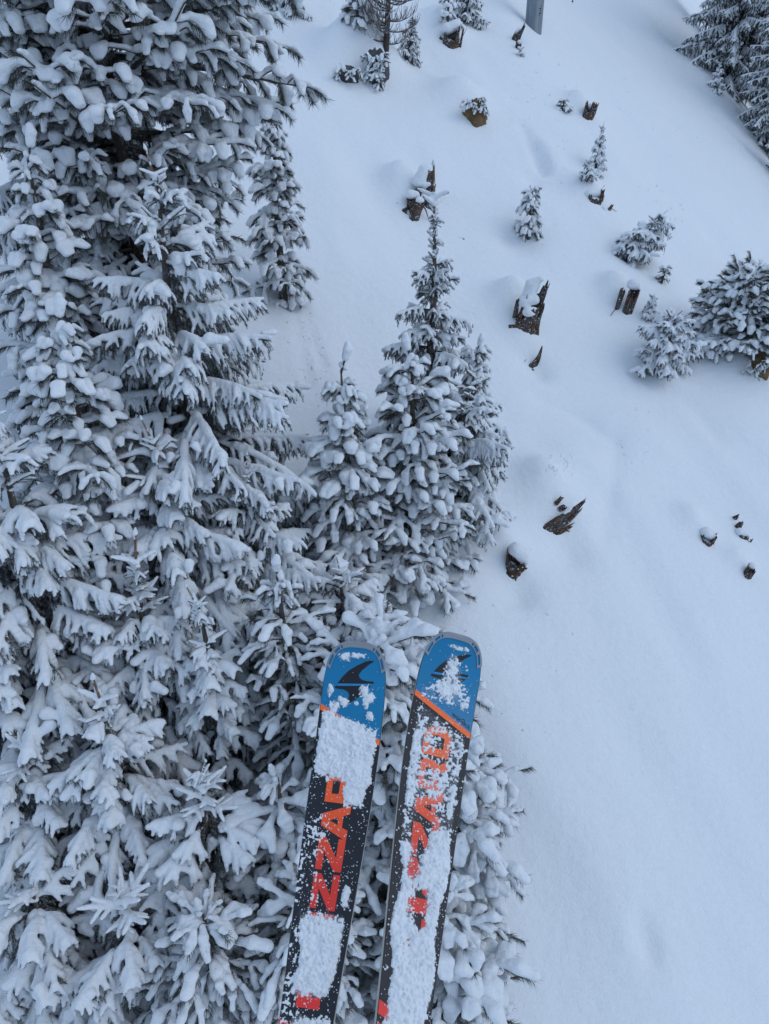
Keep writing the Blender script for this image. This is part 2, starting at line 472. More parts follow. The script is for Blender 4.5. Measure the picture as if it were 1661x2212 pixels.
def needle_brush(pts, per_m, ln, wd, spread, rs, out, down=0.25):
    """needles as slim triangles set round a twig"""
    seg = np.linalg.norm(np.diff(pts, axis=0), axis=1); tot = seg.sum(); n = max(3, int(tot * per_m))
    cum = np.concatenate([[0], np.cumsum(seg)])
    u = rs.rand(n) * tot
    i = np.clip(np.searchsorted(cum, u) - 1, 0, len(seg) - 1)
    t = ((u - cum[i]) / seg[i])[:, None]
    p = pts[i] * (1 - t) + pts[i + 1] * t
    d = (pts[i + 1] - pts[i]) / seg[i][:, None]
    r = rs.randn(n, 3); r[:, 2] -= down
    r -= (r * d).sum(1)[:, None] * d; r /= np.linalg.norm(r, axis=1)[:, None] + 1e-9
    sp = spread * (0.7 + 0.6 * rs.rand(n))[:, None]
    nd = d * np.cos(sp) + r * np.sin(sp)
    L = (ln * (0.7 + 0.6 * rs.rand(n)))[:, None]
    sd = np.cross(nd, rs.randn(n, 3)); sd /= np.linalg.norm(sd, axis=1)[:, None] + 1e-9
    w = wd * 0.5
    tip = p + nd * L; tip[:, 2] -= 0.12 * L[:, 0]
    out.append(np.stack([p - sd * w, p + sd * w, tip], 1).reshape(-1, 3))

def polyseg(pts, r0, r1, lift, segs, k0=0.0, k1=1.0):
    """snow lying along the upper side of a twig, thinner where the twig hangs steeply"""
    n = len(pts) - 1
    for i in range(n):
        a, b = i / n, (i + 1) / n
        if b <= k0 or a >= k1: continue
        d = unit(pts[i + 1] - pts[i]); up = np.array([0, 0, 1.0]) - d * d[2]; c = np.linalg.norm(up); up /= c + 1e-6
        q = 0.5 + 0.5 * c
        ra, rb = (r0 + (r1 - r0) * a) * q, (r0 + (r1 - r0) * b) * q
        segs.append([*(pts[i] + up * lift * ra), *(pts[i + 1] + up * lift * rb), ra, rb])

def finish_bough(name, mb, nd, segs, h, nmat, seed, rough=0.006, under=1.9, k=0.010, bark=None):
    tri = np.concatenate(nd)
    mb.add(tri, [(3 * i, 3 * i + 1, 3 * i + 2) for i in range(len(tri) // 3)], 1)
    wood = mb.mesh(name, [bark or M_BARK, nmat])
    snow = blob_mesh(name + '_snow', segs, h, M_SNOW, seed=seed, rough=rough, under=under, k=k) if segs else None
    return wood, snow

def spruce_bough(L, seed, load=1.0, nmat=None, h=None, dens=1.0, web=0.22, k=0.0075):
    rs = np.random.RandomState(seed); nmat = nmat or M_SPRUCE
    mb, nd, segs = MB(), [], []
    ax = run_line((0, 0, 0), (1, 0, 0.12), L, 0.06, rs.uniform(0.25, 0.6) / max(L, 0.6), rs, 0.03)
    n = len(ax)
    mb.tube(ax, np.linspace(0.012 + 0.010 * L, 0.005, n), 5)
    needle_brush(ax[n // 8:], 260 * dens, 0.034, 0.007, 0.9, rs, nd, 0.8)
    r_ax = (0.034 + 0.012 * L) * load
    jit = np.convolve(rs.rand(n + 8), np.ones(5) / 5, 'same')[:n]
    for i in range(n - 1):
        s = i / n
        ra = r_ax * (1.0 - 0.45 * s) * (0.75 + 0.6 * jit[i]); rb = r_ax * (1.0 - 0.45 * (s + 1 / n)) * (0.75 + 0.6 * jit[i + 1])
        if s < 0.20: continue
        if s < 0.32: ra *= 0.6; rb *= 0.7
        a, b = ax[i].copy(), ax[i + 1].copy(); a[2] += ra * 0.95; b[2] += rb * 0.95
        segs.append([*a, *b, ra, rb])
    s = 0.12 + rs.rand() * 0.05; side = 1
    while s < 0.985:
        for sg in (side, -side):
            if rs.rand() < 0.06: continue
            i = min(n - 2, int(s * (n - 1))); p = ax[i]; d = unit(ax[i + 1] - ax[i])
            ln = (0.36 * L * (1 - s) ** 0.7 + 0.10) * rs.uniform(0.7, 1.15) * min(1.0, 0.45 + s * 2.2)
            ang = rs.uniform(0.62, 1.02)
            sv = np.array([-d[1], d[0], 0]) * sg
            dd = d * math.cos(ang) + unit(sv) * math.sin(ang); dd[2] -= rs.uniform(0.05, 0.45)
            tw = run_line(p, dd, ln, 0.05, rs.uniform(2.0, 5.5), rs, 0.06)
            mb.tube(tw, np.linspace(0.006, 0.003, len(tw)), 4, 1, False)
            needle_brush(tw, 360 * dens, 0.035, 0.0065, 0.9, rs, nd, 0.5)
            bare = rs.rand() < (0.13 if s > 0.3 else 0.75)
            if not bare:
                r0 = (0.026 + 0.010 * rs.rand()) * load
                polyseg(tw, r0, r0 * 0.55, 1.05, segs, 0, rs.uniform(0.65, 1.0))
                if s < 0.8 and rs.rand() < web:                    # snow sheets bridge the twigs near the stem
                    m_ = tw[min(len(tw) - 1, 1 + len(tw) // 3)]
                    j = min(n - 1, i + 2)
                    segs.append([*(ax[j] + [0, 0, 0.02]), *(m_ + [0, 0, 0.012]), 0.034 * load, 0.028 * load])
            u = 0.25 + 0.1 * rs.rand(); ss = 1
            while u < 0.95 and ln > 0.16:
                q = min(len(tw) - 2, int(u * (len(tw) - 1))); dq = unit(tw[q + 1] - tw[q])
                a2 = rs.uniform(0.55, 0.95); sv2 = unit(np.array([-dq[1], dq[0], 0]) + 1e-6) * ss
                d2 = dq * math.cos(a2) + sv2 * math.sin(a2)
                l2 = (0.32 * ln * (1 - u) + 0.10) * rs.uniform(0.8, 1.2)
                t2 = run_line(tw[q], d2, l2, 0.04, rs.uniform(4, 9.0), rs, 0.08)
                mb.tube(t2, 0.0035, 3, 1, False)
                needle_brush(t2, 380 * dens, 0.032, 0.006, 0.85, rs, nd, 0.4)
                if not bare and rs.rand() < 0.8:
                    r0 = (0.018 + 0.008 * rs.rand()) * load
                    polyseg(t2, r0, r0 * 0.55, 1.1, segs, 0, rs.uniform(0.5, 1.0))
                u += 0.075 / ln * rs.uniform(0.9, 1.4); ss = -ss
        s += 0.085 / L * rs.uniform(0.85, 1.3); side = -side
    for _ in range(int(L * 1.6 * load)):                            # odd heavy clumps
        i = rs.randint(n // 5, n - 1)
        c = ax[i] + np.array([0, rs.randn() * 0.10 * L, 0.02]); e = c + np.array([rs.uniform(0.03, 0.14), rs.randn() * 0.05, -0.04])
        segs.append([*c, *e, rs.uniform(0.04, 0.075) * load, rs.uniform(0.03, 0.055) * load])
    return finish_bough('spruce_bough', mb, nd, segs, h or (0.0115 if L < 0.8 else 0.0130), nmat, seed, 0.006, 1.9, k)

def pine_tuft(p, d, rs, mb, nd, segs, load, size=1.0, nn=95):
    """a drooping shoot with a brush of long needles and an egg-shaped pad of snow lying on it"""
    sh = run_line(p, d, rs.uniform(0.15, 0.24) * size, 0.035, rs.uniform(0.5, 4), rs, 0.05)
    mb.tube(sh, 0.006, 4, 0, False)
    needle_brush(sh, nn / 0.19, 0.105 * size, 0.0065, 0.72, rs, nd, 0.9)
    if rs.rand() < 0.09: return
    n = len(sh); d1 = unit(sh[-1] - sh[0]); up = unit(np.array([0, 0, 1.0]) - d1 * d1[2])
    r = rs.uniform(0.030, 0.062) * load * size
    if rs.rand() < 0.25: r *= 0.6
    a = sh[0] + up * r * 0.9; m_ = sh[n // 2] + up * r * 1.1; b = sh[-1] + up * r * 0.6 + d1 * rs.uniform(-0.02, 0.04)
    sv = np.cross(d1, up); w = rs.uniform(0.1, 0.8) * r; tw = rs.randn() * 0.3
    for q in (-w, w):
        segs.append([*(a + sv * q * 0.5), *(m_ + sv * q * (1 + tw)), r * 0.55, r]); segs.append([*(m_ + sv * q * (1 + tw)), *(b + sv * q * 0.8), r, r * rs.uniform(0.5, 0.8)])

def pine_bough(L, seed, load=1.0, h=None):
    rs = np.random.RandomState(seed)
    mb, nd, segs = MB(), [], []
    ax = run_line((0, 0, 0), (1, 0, -0.02), L, 0.07, -rs.uniform(0.0, 0.5) / max(L, 0.5), rs, 0.06)
    n = len(ax)
    mb.tube(ax, np.linspace(0.014 + 0.012 * L, 0.007, n), 6)
    polyseg(ax, 0.024 * load, 0.034 * load, 0.9, segs, 0.35, 1)
    pine_tuft(ax[-1], unit(ax[-1] - ax[-2]) + [0, 0, -0.1], rs, mb, nd, segs, load)
    s = 0.26 if L > 0.6 else 0.12; sg = 1
    while s < 0.97:
        i = min(n - 2, int(s * (n - 1))); p = ax[i]; d = unit(ax[i + 1] - ax[i])
        ln = (0.36 * L * (1 - s) ** 0.8 + 0.05) * rs.uniform(0.7, 1.2)
        ang = rs.uniform(0.6, 1.15); sv = np.array([-d[1], d[0], 0]) * sg
        dd = d * math.cos(ang) + unit(sv) * math.sin(ang); dd[2] += rs.uniform(-0.15, 0.35)
        br = run_line(p, dd, ln, 0.06, rs.uniform(-0.4, 0.8), rs, 0.08)
        mb.tube(br, np.linspace(0.009, 0.006, len(br)), 4, 0, False)
        polyseg(br, 0.020 * load, 0.028 * load, 0.9, segs, rs.uniform(0.1, 0.7), 1)
        dt = unit(br[-1] - br[-2]); dt[2] -= rs.uniform(0.15, 1.1)
        pine_tuft(br[-1], dt, rs, mb, nd, segs, load)
        u = 0.30; s2 = 1
        while u < 0.9 and ln > 0.16:
            q = min(len(br) - 2, int(u * (len(br) - 1))); dq = unit(br[q + 1] - br[q])
            sv2 = np.array([-dq[1], dq[0], 0]) * s2
            d2 = dq * 0.6 + sv2 * 0.8; d2[2] -= rs.uniform(-0.15, 0.9)
            pine_tuft(br[q], d2, rs, mb, nd, segs, load, rs.uniform(0.75, 1.0), 60)
            u += 0.16 / ln * rs.uniform(0.9, 1.4); s2 = -s2
        s += 0.145 / L * rs.uniform(0.85, 1.3); sg = -sg
    return finish_bough('pine_bough', mb, nd, segs, h or (0.0125 if L < 0.8 else 0.0145), M_PINE, seed, 0.009, 1.5, 0.009)

def spruce_shoot(L, seed):
    """a plain young arm of a top whorl: one straight shoot and a pair or two of side shoots under a ridge of snow"""
    rs = np.random.RandomState(seed); mb, nd, segs = MB(), [], []
    ax = run_line((0, 0, 0), (1, 0, 0.25), L, 0.045, rs.uniform(-0.2, 0.8), rs, 0.04)
    mb.tube(ax, np.linspace(0.009, 0.005, len(ax)), 5); needle_brush(ax, 330, 0.022, 0.005, 0.95, rs, nd, 0.6)
    polyseg(ax, 0.030 + 0.006 * rs.rand(), 0.018, 0.9, segs, 0, rs.uniform(0.85, 1.0))
    for k in range(2 if L < 0.4 else 4):
        i = min(len(ax) - 2, int(len(ax) * (0.25 + 0.18 * (k // 2) + 0.06 * rs.rand()))); d = unit(ax[i + 1] - ax[i]); sg = 1 if k % 2 else -1
        tw = run_line(ax[i], d * 0.65 + np.array([-d[1], d[0], 0]) * sg * 0.8, L * rs.uniform(0.25, 0.42), 0.04, rs.uniform(0.5, 3), rs, 0.05)
        mb.tube(tw, 0.004, 3, 1, False); needle_brush(tw, 330, 0.021, 0.005, 0.95, rs, nd, 0.6); polyseg(tw, 0.026, 0.014, 0.9, segs, 0, rs.uniform(0.8, 1.0))
    return finish_bough('spruce_shoot', mb, nd, segs, 0.0095, M_SPRUCE, seed, 0.003, 1.7, 0.008)

def spruce_leader(seed, bare=False):
    rs = np.random.RandomState(seed); mb, nd, segs = MB(), [], []
    ax = run_line((0, 0, 0), (0.02, 0.02, 1), 0.42, 0.06, 0, rs, 0.02)
    mb.tube(ax, np.linspace(0.013, 0.009, len(ax)), 6)
    needle_brush(ax[:4], 160, 0.018, 0.0045, 0.7, rs, nd)
    for i in range(1, len(ax)):
        if rs.rand() < 0.8: segs.append([*ax[i], *(ax[i] + rs.randn(3) * 0.006 + [0, 0, 0.05 * rs.rand()]), 0.010 + 0.007 * rs.rand(), 0.009])
    segs.append([*ax[-1], *(ax[-1] + [0, 0, 0.02]), 0.016, 0.011])
    for k in range(4):
        az = k * 1.57 + rs.rand(); tw = run_line(ax[1 + k % 2], (math.cos(az), math.sin(az), 0.55), 0.14 + 0.05 * rs.rand(), 0.04, 0.5, rs)
        mb.tube(tw, 0.004, 3, 1, False); needle_brush(tw, 240, 0.018, 0.0045, 0.9, rs, nd); polyseg(tw, 0.020, 0.015, 0.6, segs)
    return finish_bough('spruce_leader', mb, nd, segs, 0.009, M_SPRUCE, seed, 0.002, bark=M_SHOOT)

def pine_leader(seed):
    rs = np.random.RandomState(seed); mb, nd, segs = MB(), [], []
    ax = run_line((0, 0, 0), (0.05 * rs.randn(), 0.05 * rs.randn(), 1), 0.34, 0.06, 0, rs, 0.03)
    mb.tube(ax, np.linspace(0.016, 0.010, len(ax)), 5)
    needle_brush(ax, 420, 0.07, 0.0055, 0.75, rs, nd, -0.1)
    segs.append([*(ax[-1] + [0, 0, 0.01]), *(ax[-1] + [0.01, 0, 0.07]), 0.062, 0.038])
    segs.append([*ax[-3], *ax[-2], 0.05, 0.055]); segs.append([*(ax[2] + [0.03, 0.02, 0]), *(ax[2] + [0.05, -0.03, -0.05]), 0.05, 0.04])
    return finish_bough('pine_leader', mb, nd, segs, 0.011, M_PINE, seed, 0.005, 1.1)

def protos(fn, sizes, reps, seed0, **kw):
    out = []
    for j, L in enumerate(sizes):
        out.append((L, [fn(L, seed0 + 97 * j + 13 * r, **kw) for r in range(reps)]))
    return out
SPRUCE = protos(spruce_bough, (0.28, 0.55, 0.9, 1.35, 1.9), 4, 100, load=1.14, web=0.42)
HEAVY = protos(spruce_bough, (0.30, 0.6, 1.0, 1.45), 4, 900, load=1.12, web=0.5, k=0.010)
LIGHT = protos(spruce_bough, (0.22, 0.42, 0.75), 4, 1200, load=0.82, web=0.1)
PINE = protos(pine_bough, (0.28, 0.55, 0.9, 1.35, 1.9), 4, 500, load=1.12)
BARE = protos(pine_bough, (0.28, 0.55, 0.9, 1.35), 3, 2100, load=0.72)
SHOOT = protos(spruce_shoot, (0.28, 0.48), 5, 1700)
SLEAD = [spruce_leader(5), spruce_leader(6), spruce_leader(3)]
PLEAD = [pine_leader(7), pine_leader(8), pine_leader(9)]
if globals().get('PROTO_ONLY'): raise SystemExit
KINDS = {'spruce': (SPRUCE, SLEAD), 'heavy': (HEAVY, SLEAD), 'pine': (PINE, PLEAD), 'light': (LIGHT, SLEAD), 'bare': (BARE, PLEAD)}

def pick(lib, L, rs):
    best = min(lib, key=lambda e: abs(math.log(e[0] / L)))
    return best[0], best[1][rs.randint(len(best[1]))]

def put_bough(pr, name, parent, loc, az, pitch, roll, scl):
    o = bpy.data.objects.new(name, pr[0]); C.objects.link(o); o.parent = parent
    o.matrix_local = Matrix.Translation(Vector(loc)) @ Matrix.Rotation(az, 4, 'Z') @ Matrix.Rotation(-pitch, 4, 'Y') @ Matrix.Rotation(roll, 4, 'X') @ Matrix.Diagonal((scl[0], scl[1], scl[2], 1))
    if pr[1] is not None:
        s = bpy.data.objects.new('snow', pr[1]); C.objects.link(s); s.parent = o
    return o

def tree(name, label, group, x, y, H, Rad, kind='spruce', seed=1, low=0.06, shape=0.75, gap=0.34, lean=(0, 0), nb=6, top=None, pit=(-0.38, 0.45), cat=None, sink=0.15, leader=None, trunk_r=None, skip=None, topkind=None, irr=0.0, bell=None):
    rs = np.random.RandomState(seed)
    z0 = float(hgt(x, y)) - sink
    root = empty(name, (x, y, z0), label, cat or ('pine tree' if kind in ('pine', 'bare') else 'spruce tree'), group)
    lib, leads = KINDS[kind]
    zz = np.linspace(0, H, 14)
    bx = lean[0] * (zz / H) ** 1.6 * H + 0.03 * np.sin(zz * 1.3 + seed); by = lean[1] * (zz / H) ** 1.6 * H + 0.03 * np.cos(zz * 1.1 + seed)
    tp = np.stack([bx, by, zz], 1); tp[0, :2] = 0
    mb = MB(); r0 = trunk_r or (0.03 + 0.017 * H)
    mb.tube(tp, r0 * (1 - zz / H) ** 0.8 + 0.010, 10)
    mb.build('trunk', [M_BARK], root)
    z = max(0.25, low * H); k = 0
    while z < H * 0.985:
        f = z / H
        nbz = nb if f < 0.75 else min(nb, 5)
        for b in range(nbz + rs.randint(-1, 2)):
            zb = z + rs.uniform(-0.45, 0.45) * gap
            fb = min(max(zb / H, 0.02), 0.99)
            ln = Rad * ((1 - fb) ** shape) * rs.uniform(0.72, 1.12)
            if fb < 0.12: ln *= 0.8
            if irr: ln *= 1 + irr * (rs.rand() * 1.6 - 1.0)
            if bell: ln *= bell[2] + (1 - bell[2]) * float(smooth01((fb - bell[0]) / (bell[1] - bell[0])))
            ln = max(ln, 0.14)
            az = 6.283 * (b / nbz) + k * 2.4 + rs.uniform(-0.4, 0.4)
            if skip and skip(az % 6.283, fb): continue
            pL, pr = pick(SHOOT if kind in ('spruce', 'heavy') and ln < 0.5 and fb > 0.78 and rs.rand() < 0.75 else (KINDS[topkind][0] if topkind and fb > 0.6 else lib), ln, rs)
            pc = pit[0] + (pit[1] - pit[0]) * fb ** 1.3 + rs.uniform(-0.16, 0.16)
            p = [np.interp(zb, zz, tp[:, 0]), np.interp(zb, zz, tp[:, 1]), zb]
            sc = ln / pL; th = sc ** 0.35
            put_bough(pr, 'bough', root, p, az, pc, rs.uniform(-0.22, 0.22), (sc, sc ** 0.8 * rs.choice((-1, 1)), th))
        z += gap * (1.0 - 0.35 * f) * rs.uniform(0.85, 1.15); k += 1
    if leader is None: leader = min(1.0, 0.18 + H * 0.22)
    if leader:
        pr = leads[rs.randint(len(leads))]
        put_bough(pr, 'leader', root, (tp[-1, 0], tp[-1, 1], H - 0.06), rs.rand() * 6, 0, 0, (leader,) * 3)
    return root

def tip_tree(name, label, group, px, py, D, Rad, kind, seed, **kw):
    """a tree whose tip shows at a frame point and that stands D metres ahead"""
    r = ray_dir(px, py); t = D / r[1]
    x, y, z = r[0] * t, D, CAM_Z + r[2] * t
    H = z - float(hgt(x, y)) + 0.15 - 0.30
    return tree(name, label, group, x, y, H, Rad, kind, seed, **kw)

G_NEAR = 'snow-laden conifers crowding the near slope'
tip_tree('pine_tree', 'tall snow-laden pine filling the upper left corner, its tip out of view', G_NEAR, 15, -1300, 11.4, 3.15, 'pine', 11, gap=0.38, nb=9, shape=0.30, low=0.27, bell=(0.34, 0.52, 0.5), trunk_r=0.12)
tip_tree('spruce_tree', 'broad dark spruce below the tall pine, fan-shaped boughs reaching towards the open slope', G_NEAR, 325, 330, 9.0, 2.9, 'spruce', 12, shape=0.72, gap=0.36, nb=9)
tip_tree('pine_tree', 'slim young pine at the left edge with a rounded snowy tip', G_NEAR, 38, 280, 9.2, 0.95, 'pine', 13, shape=0.6)
tip_tree('pine_tree', 'slender bent young pine standing alone on the slope beside the tall pine', G_NEAR, 583, 240, 15.6, 0.75, 'pine', 14, shape=0.6, gap=0.32, nb=5, irr=0.5, lean=(0.02, 0))
tip_tree('pine_tree', 'stout young pine with two snow knobs on top near the left edge', G_NEAR, 105, 650, 7.7, 1.15, 'pine', 15, shape=0.6, irr=0.4)
tip_tree('spruce_tree', 'tall spruce with a bare spiky leader in the middle of the thicket edge', G_NEAR, 940, 405, 12.0, 1.5, 'spruce', 16, shape=0.9, gap=0.29, leader=1.7, nb=6, irr=0.55, topkind='light', pit=(-0.38, 0.6))
tip_tree('pine_tree', 'bushy pine with small rounded snow lumps in front of the spiky spruce', G_NEAR, 890, 728, 9.9, 1.30, 'pine', 17, shape=0.65, gap=0.32, nb=7, irr=0.3)
tip_tree('pine_tree', 'narrow young pine with long drooping snow pads left of the bushy pine', G_NEAR, 740, 748, 9.3, 0.85, 'pine', 18, shape=0.7)
tip_tree('spruce_tree', 'spruce at the thicket edge with boughs thrust out over the open snow', G_NEAR, 1005, 840, 10.9, 1.5, 'spruce', 19, shape=0.4, irr=0.5)
tip_tree('pine_tree', 'tiny pine tip poking up beside the spiky spruce', G_NEAR, 1035, 718, 11.6, 0.42, 'pine', 20, shape=0.7)
tip_tree('spruce_tree', 'spruce at the left edge with broad snow-covered fans', G_NEAR, -40, 860, 6.9, 1.8, 'heavy', 21, shape=0.6, nb=8)
tip_tree('spruce_tree', 'spruce with star-shaped top whorls and a bare leader above the lower thicket', G_NEAR, 278, 1185, 6.9, 1.65, 'spruce', 22, shape=0.75, leader=1.5, nb=8, gap=0.30)
tip_tree('spruce_tree', 'small spruce with a thin bare leader and star whorls in the lower left', G_NEAR, 202, 1480, 5.7, 1.65, 'spruce', 23, shape=0.72, leader=1.4, nb=8, gap=0.30)
tip_tree('spruce_tree', 'small hooded spruce right of the star-topped spruce', G_NEAR, 422, 1258, 6.5, 0.8, 'heavy', 24, shape=0.7)
tip_tree('pine_tree', 'slim pine with long dark needles showing, left of the ski tips', G_NEAR, 600, 1192, 6.9, 0.9, 'bare', 25, shape=0.65, irr=0.4)
tip_tree('pine_tree', 'wide pine behind the skis, its lumpy boughs overhanging the open snow', G_NEAR, 830, 1330, 6.3, 1.75, 'pine', 26, shape=0.42, gap=0.38, nb=7, irr=0.4)
tip_tree('spruce_tree', 'low wide spruce just beyond the ski tips', G_NEAR, 740, 1195, 7.9, 1.5, 'heavy', 27, shape=0.45, nb=7, irr=0.3)
tip_tree('spruce_tree', 'low spruce buried under thick snow in the bottom left corner', G_NEAR, 60, 1880, 4.7, 1.35, 'heavy', 28, shape=0.5, nb=8, gap=0.28)
tip_tree('spruce_tree', 'snow-smothered spruce in the lower thicket left of the skis', G_NEAR, 420, 1640, 5.3, 1.35, 'heavy', 29, shape=0.6, nb=8, gap=0.3)
tip_tree('pine_tree', 'pine with a rounded snow hood right beside the left ski', G_NEAR, 590, 1640, 5.5, 0.85, 'pine', 30, shape=0.6)
tip_tree('pine_tree', 'low pine half hidden under the skis at the bottom', G_NEAR, 650, 1880, 4.6, 1.1, 'bare', 31, shape=0.55, nb=8)
tip_tree('spruce_tree', 'heavily loaded spruce in the heart of the thicket', G_NEAR, 330, 905, 7.9, 2.0, 'heavy', 32, shape=0.62, nb=8, gap=0.32)
tip_tree('spruce_tree', 'spruce with drooping comb-like boughs left of the narrow young pine', G_NEAR, 530, 985, 8.3, 1.75, 'spruce', 33, shape=0.6, nb=8, gap=0.32)
tip_tree('spruce_tree', 'dark spruce deep behind the left edge trees', G_NEAR, 60, -350, 12.0, 2.6, 'spruce', 34, shape=0.5, gap=0.42, low=0.2)

# ------------------------------------------------------------------ lower growth that fills the near thicket
tip_tree('spruce_tree', 'snow-bent spruce at the left edge above the bottom corner', G_NEAR, 25, 1560, 5.6, 1.25, 'heavy', 36, shape=0.6)
tip_tree('spruce_tree', 'squat spruce near the bottom left with wide snow slabs', G_NEAR, 235, 1890, 4.5, 1.15, 'heavy', 37, shape=0.5)
tip_tree('pine_tree', 'low dark-needled pine at the bottom between the squat spruce and the skis', G_NEAR, 430, 1930, 4.4, 1.0, 'bare', 38, shape=0.55, nb=8, gap=0.26)
tip_tree('spruce_tree', 'spruce at the far left edge halfway down the thicket', G_NEAR, -70, 1270, 6.3, 1.3, 'heavy', 39, shape=0.6)

tip_tree('pine_tree', 'pine right of the skis with lumpy boughs against the open snow', G_NEAR, 985, 1570, 5.5, 1.0, 'pine', 40, shape=0.45, irr=0.4, nb=7)
tip_tree('pine_tree', 'low pine under the right ski at the bottom edge', G_NEAR, 965, 1900, 4.5, 1.0, 'pine', 91, shape=0.45, irr=0.4, nb=7)
tip_tree('spruce_tree', 'snow-heavy spruce limb mass right behind the spiky spruce', G_NEAR, 1022, 765, 11.3, 0.95, 'heavy', 92, shape=0.4, irr=0.6, leader=0)

# ------------------------------------------------------------------ young trees and bushes out on the open slope
def ground_tree(name, label, group, px, py, H, Rad, kind, seed, **kw):
    g = at(px, py)
    return tree(name, label, group, g[0], g[1], H, Rad, kind, seed, **kw)
G_OPEN = 'young conifers scattered on the open slope'
ground_tree('pine_tree', 'little snowy pine standing alone in the middle of the open slope', G_OPEN, 1142, 512, 1.30, 0.55, 'pine', 41, gap=0.24, nb=4, shape=0.9, low=0.1, irr=0.5)
ground_tree('spruce_tree', 'small narrow spruce on the crest below the steel mast', G_OPEN, 1290, 370, 1.35, 0.42, 'heavy', 42, gap=0.2, nb=5, low=0.1)
ground_tree('spruce_tree', 'leaning bushy spruce overhanging the crest, its stem showing below', G_OPEN, 1358, 566, 1.30, 0.85, 'spruce', 43, gap=0.13, nb=9, shape=0.35, lean=(0.50, -0.05), low=0.3, irr=0.6, leader=0)
ground_tree('spruce_tree', 'small drooping spruce hanging down the bank under the leaning bushy spruce', G_OPEN, 1428, 612, 0.55, 0.45, 'light', 44, gap=0.13, nb=5, lean=(0.1, 0), leader=0)
ground_tree('pine_tree', 'large round pine bush loaded with knobs of snow at the right edge', G_OPEN, 1590, 750, 1.6, 1.4, 'pine', 45, gap=0.15, nb=13, shape=0.25, low=0.15, irr=0.3, leader=0, pit=(-0.2, 1.15))
ground_tree('pine_tree', 'second round pine bush cut off by the right edge', G_OPEN, 1692, 715, 1.5, 1.4, 'pine', 46, gap=0.2, nb=9, shape=0.30, low=0.12, irr=0.5, leader=0, pit=(-0.15, 1.1))
ground_tree('pine_tree', 'thin pine shoot rising above the large round bush', G_OPEN, 1640, 640, 1.05, 0.33, 'pine', 47, gap=0.2, nb=4)
ground_tree('spruce_tree', 'dense spruce bush growing beside the upright stump with trailing roots', G_OPEN, 1436, 786, 1.25, 0.80, 'spruce', 48, gap=0.11, nb=10, shape=0.3, low=0.1, irr=0.6, leader=0, pit=(-0.3, 0.9))
ground_tree('spruce_tree', 'tiny cone-shaped spruce just behind the dense spruce bush', G_OPEN, 1405, 690, 0.72, 0.33, 'heavy', 49, gap=0.15, nb=5)
ground_tree('spruce_tree', 'sprig of spruce poking out of the snow below the dense spruce bush', G_OPEN, 1452, 792, 0.24, 0.22, 'spruce', 50, gap=0.09, nb=4, leader=0)
ground_tree('spruce_tree', 'little spruce tucked against the bare larch', G_OPEN, 880, 132, 1.30, 0.62, 'light', 51, gap=0.19, nb=6, lean=(0.1, 0))
ground_tree('pine_tree', 'bent little pine on the snow hump left of the larch', G_OPEN, 772, 46, 1.25, 0.42, 'pine', 52, gap=0.26, nb=4, lean=(-0.15, 0))
ground_tree('spruce_tree', 'spruce at the top edge between the larch and the steel mast', G_OPEN, 1008, 46, 1.6, 1.0, 'light', 53, gap=0.24, nb=6, shape=0.6, lean=(0.1, 0))
ground_tree('pine_tree', 'scraggly little pine left of the spruce at the top edge', G_OPEN, 968, 42, 1.0, 0.5, 'pine', 54, gap=0.36, nb=3, lean=(0.05, 0))
ground_tree('spruce_tree', 'spruce at the top edge above the slender bent pine', G_OPEN, 622, 26, 1.9, 0.95, 'spruce', 55, gap=0.26, nb=6)
ground_tree('spruce_tree', 'knee-high spruce sprout below the steel mast', G_OPEN, 1125, 122, 0.40, 0.26, 'spruce', 56, gap=0.12, nb=4, leader=0)
ground_tree('spruce_tree', 'half-buried spruce sprig on the upper crest', G_OPEN, 1215, 238, 0.45, 0.5, 'light', 57, gap=0.14, nb=5, shape=0.5, leader=0)
ground_tree('spruce_tree', 'half-buried spruce clump on the crest under the small narrow spruce', G_OPEN, 1265, 390, 0.6, 0.42, 'spruce', 58, gap=0.14, nb=5, shape=0.5, leader=0)

# forest over the brow at the upper right
DARK = protos(spruce_bough, (0.7, 1.3, 2.0), 4, 1500, load=0.82, nmat=M_DARKN, h=0.022, dens=0.6)
KINDS['dark'] = (DARK, SLEAD)
G_FAR = 'dark spruces beyond the brow at the upper right'
for (x, y, H, Rd, sd_, lb) in [(17.2, 41.5, 12.5, 3.4, 61, 'tall dark spruce beyond the brow at the upper right, its tip out of view'),
                               (17.5, 36.4, 9.5, 2.3, 62, 'dark spruce in front of the tall one beyond the brow'),
                               (17.2, 33.0, 6.6, 1.6, 63, 'lower spruce at the near end of the dark row beyond the brow'),
                               (20.6, 38.5, 12.0, 2.7, 64, 'dark spruce at the right edge behind the row beyond the brow'),
                               (18.3, 30.0, 6.0, 1.7, 65, 'spruce at the right edge at the foot of the dark row'),
                               (20.5, 47.5, 15.0, 3.4, 66, 'tallest dark spruce at the back in the top right corner')]:
    tree('spruce_tree', lb, G_FAR, x, y, H, Rd, 'dark', sd_, gap=0.36, nb=7, shape=0.55, low=0.03)
ground_tree('spruce_tree', 'little cone of a spruce on the brow in front of the dark row', G_FAR, 1546, 196, 1.25, 0.52, 'heavy', 67, gap=0.2, nb=6)

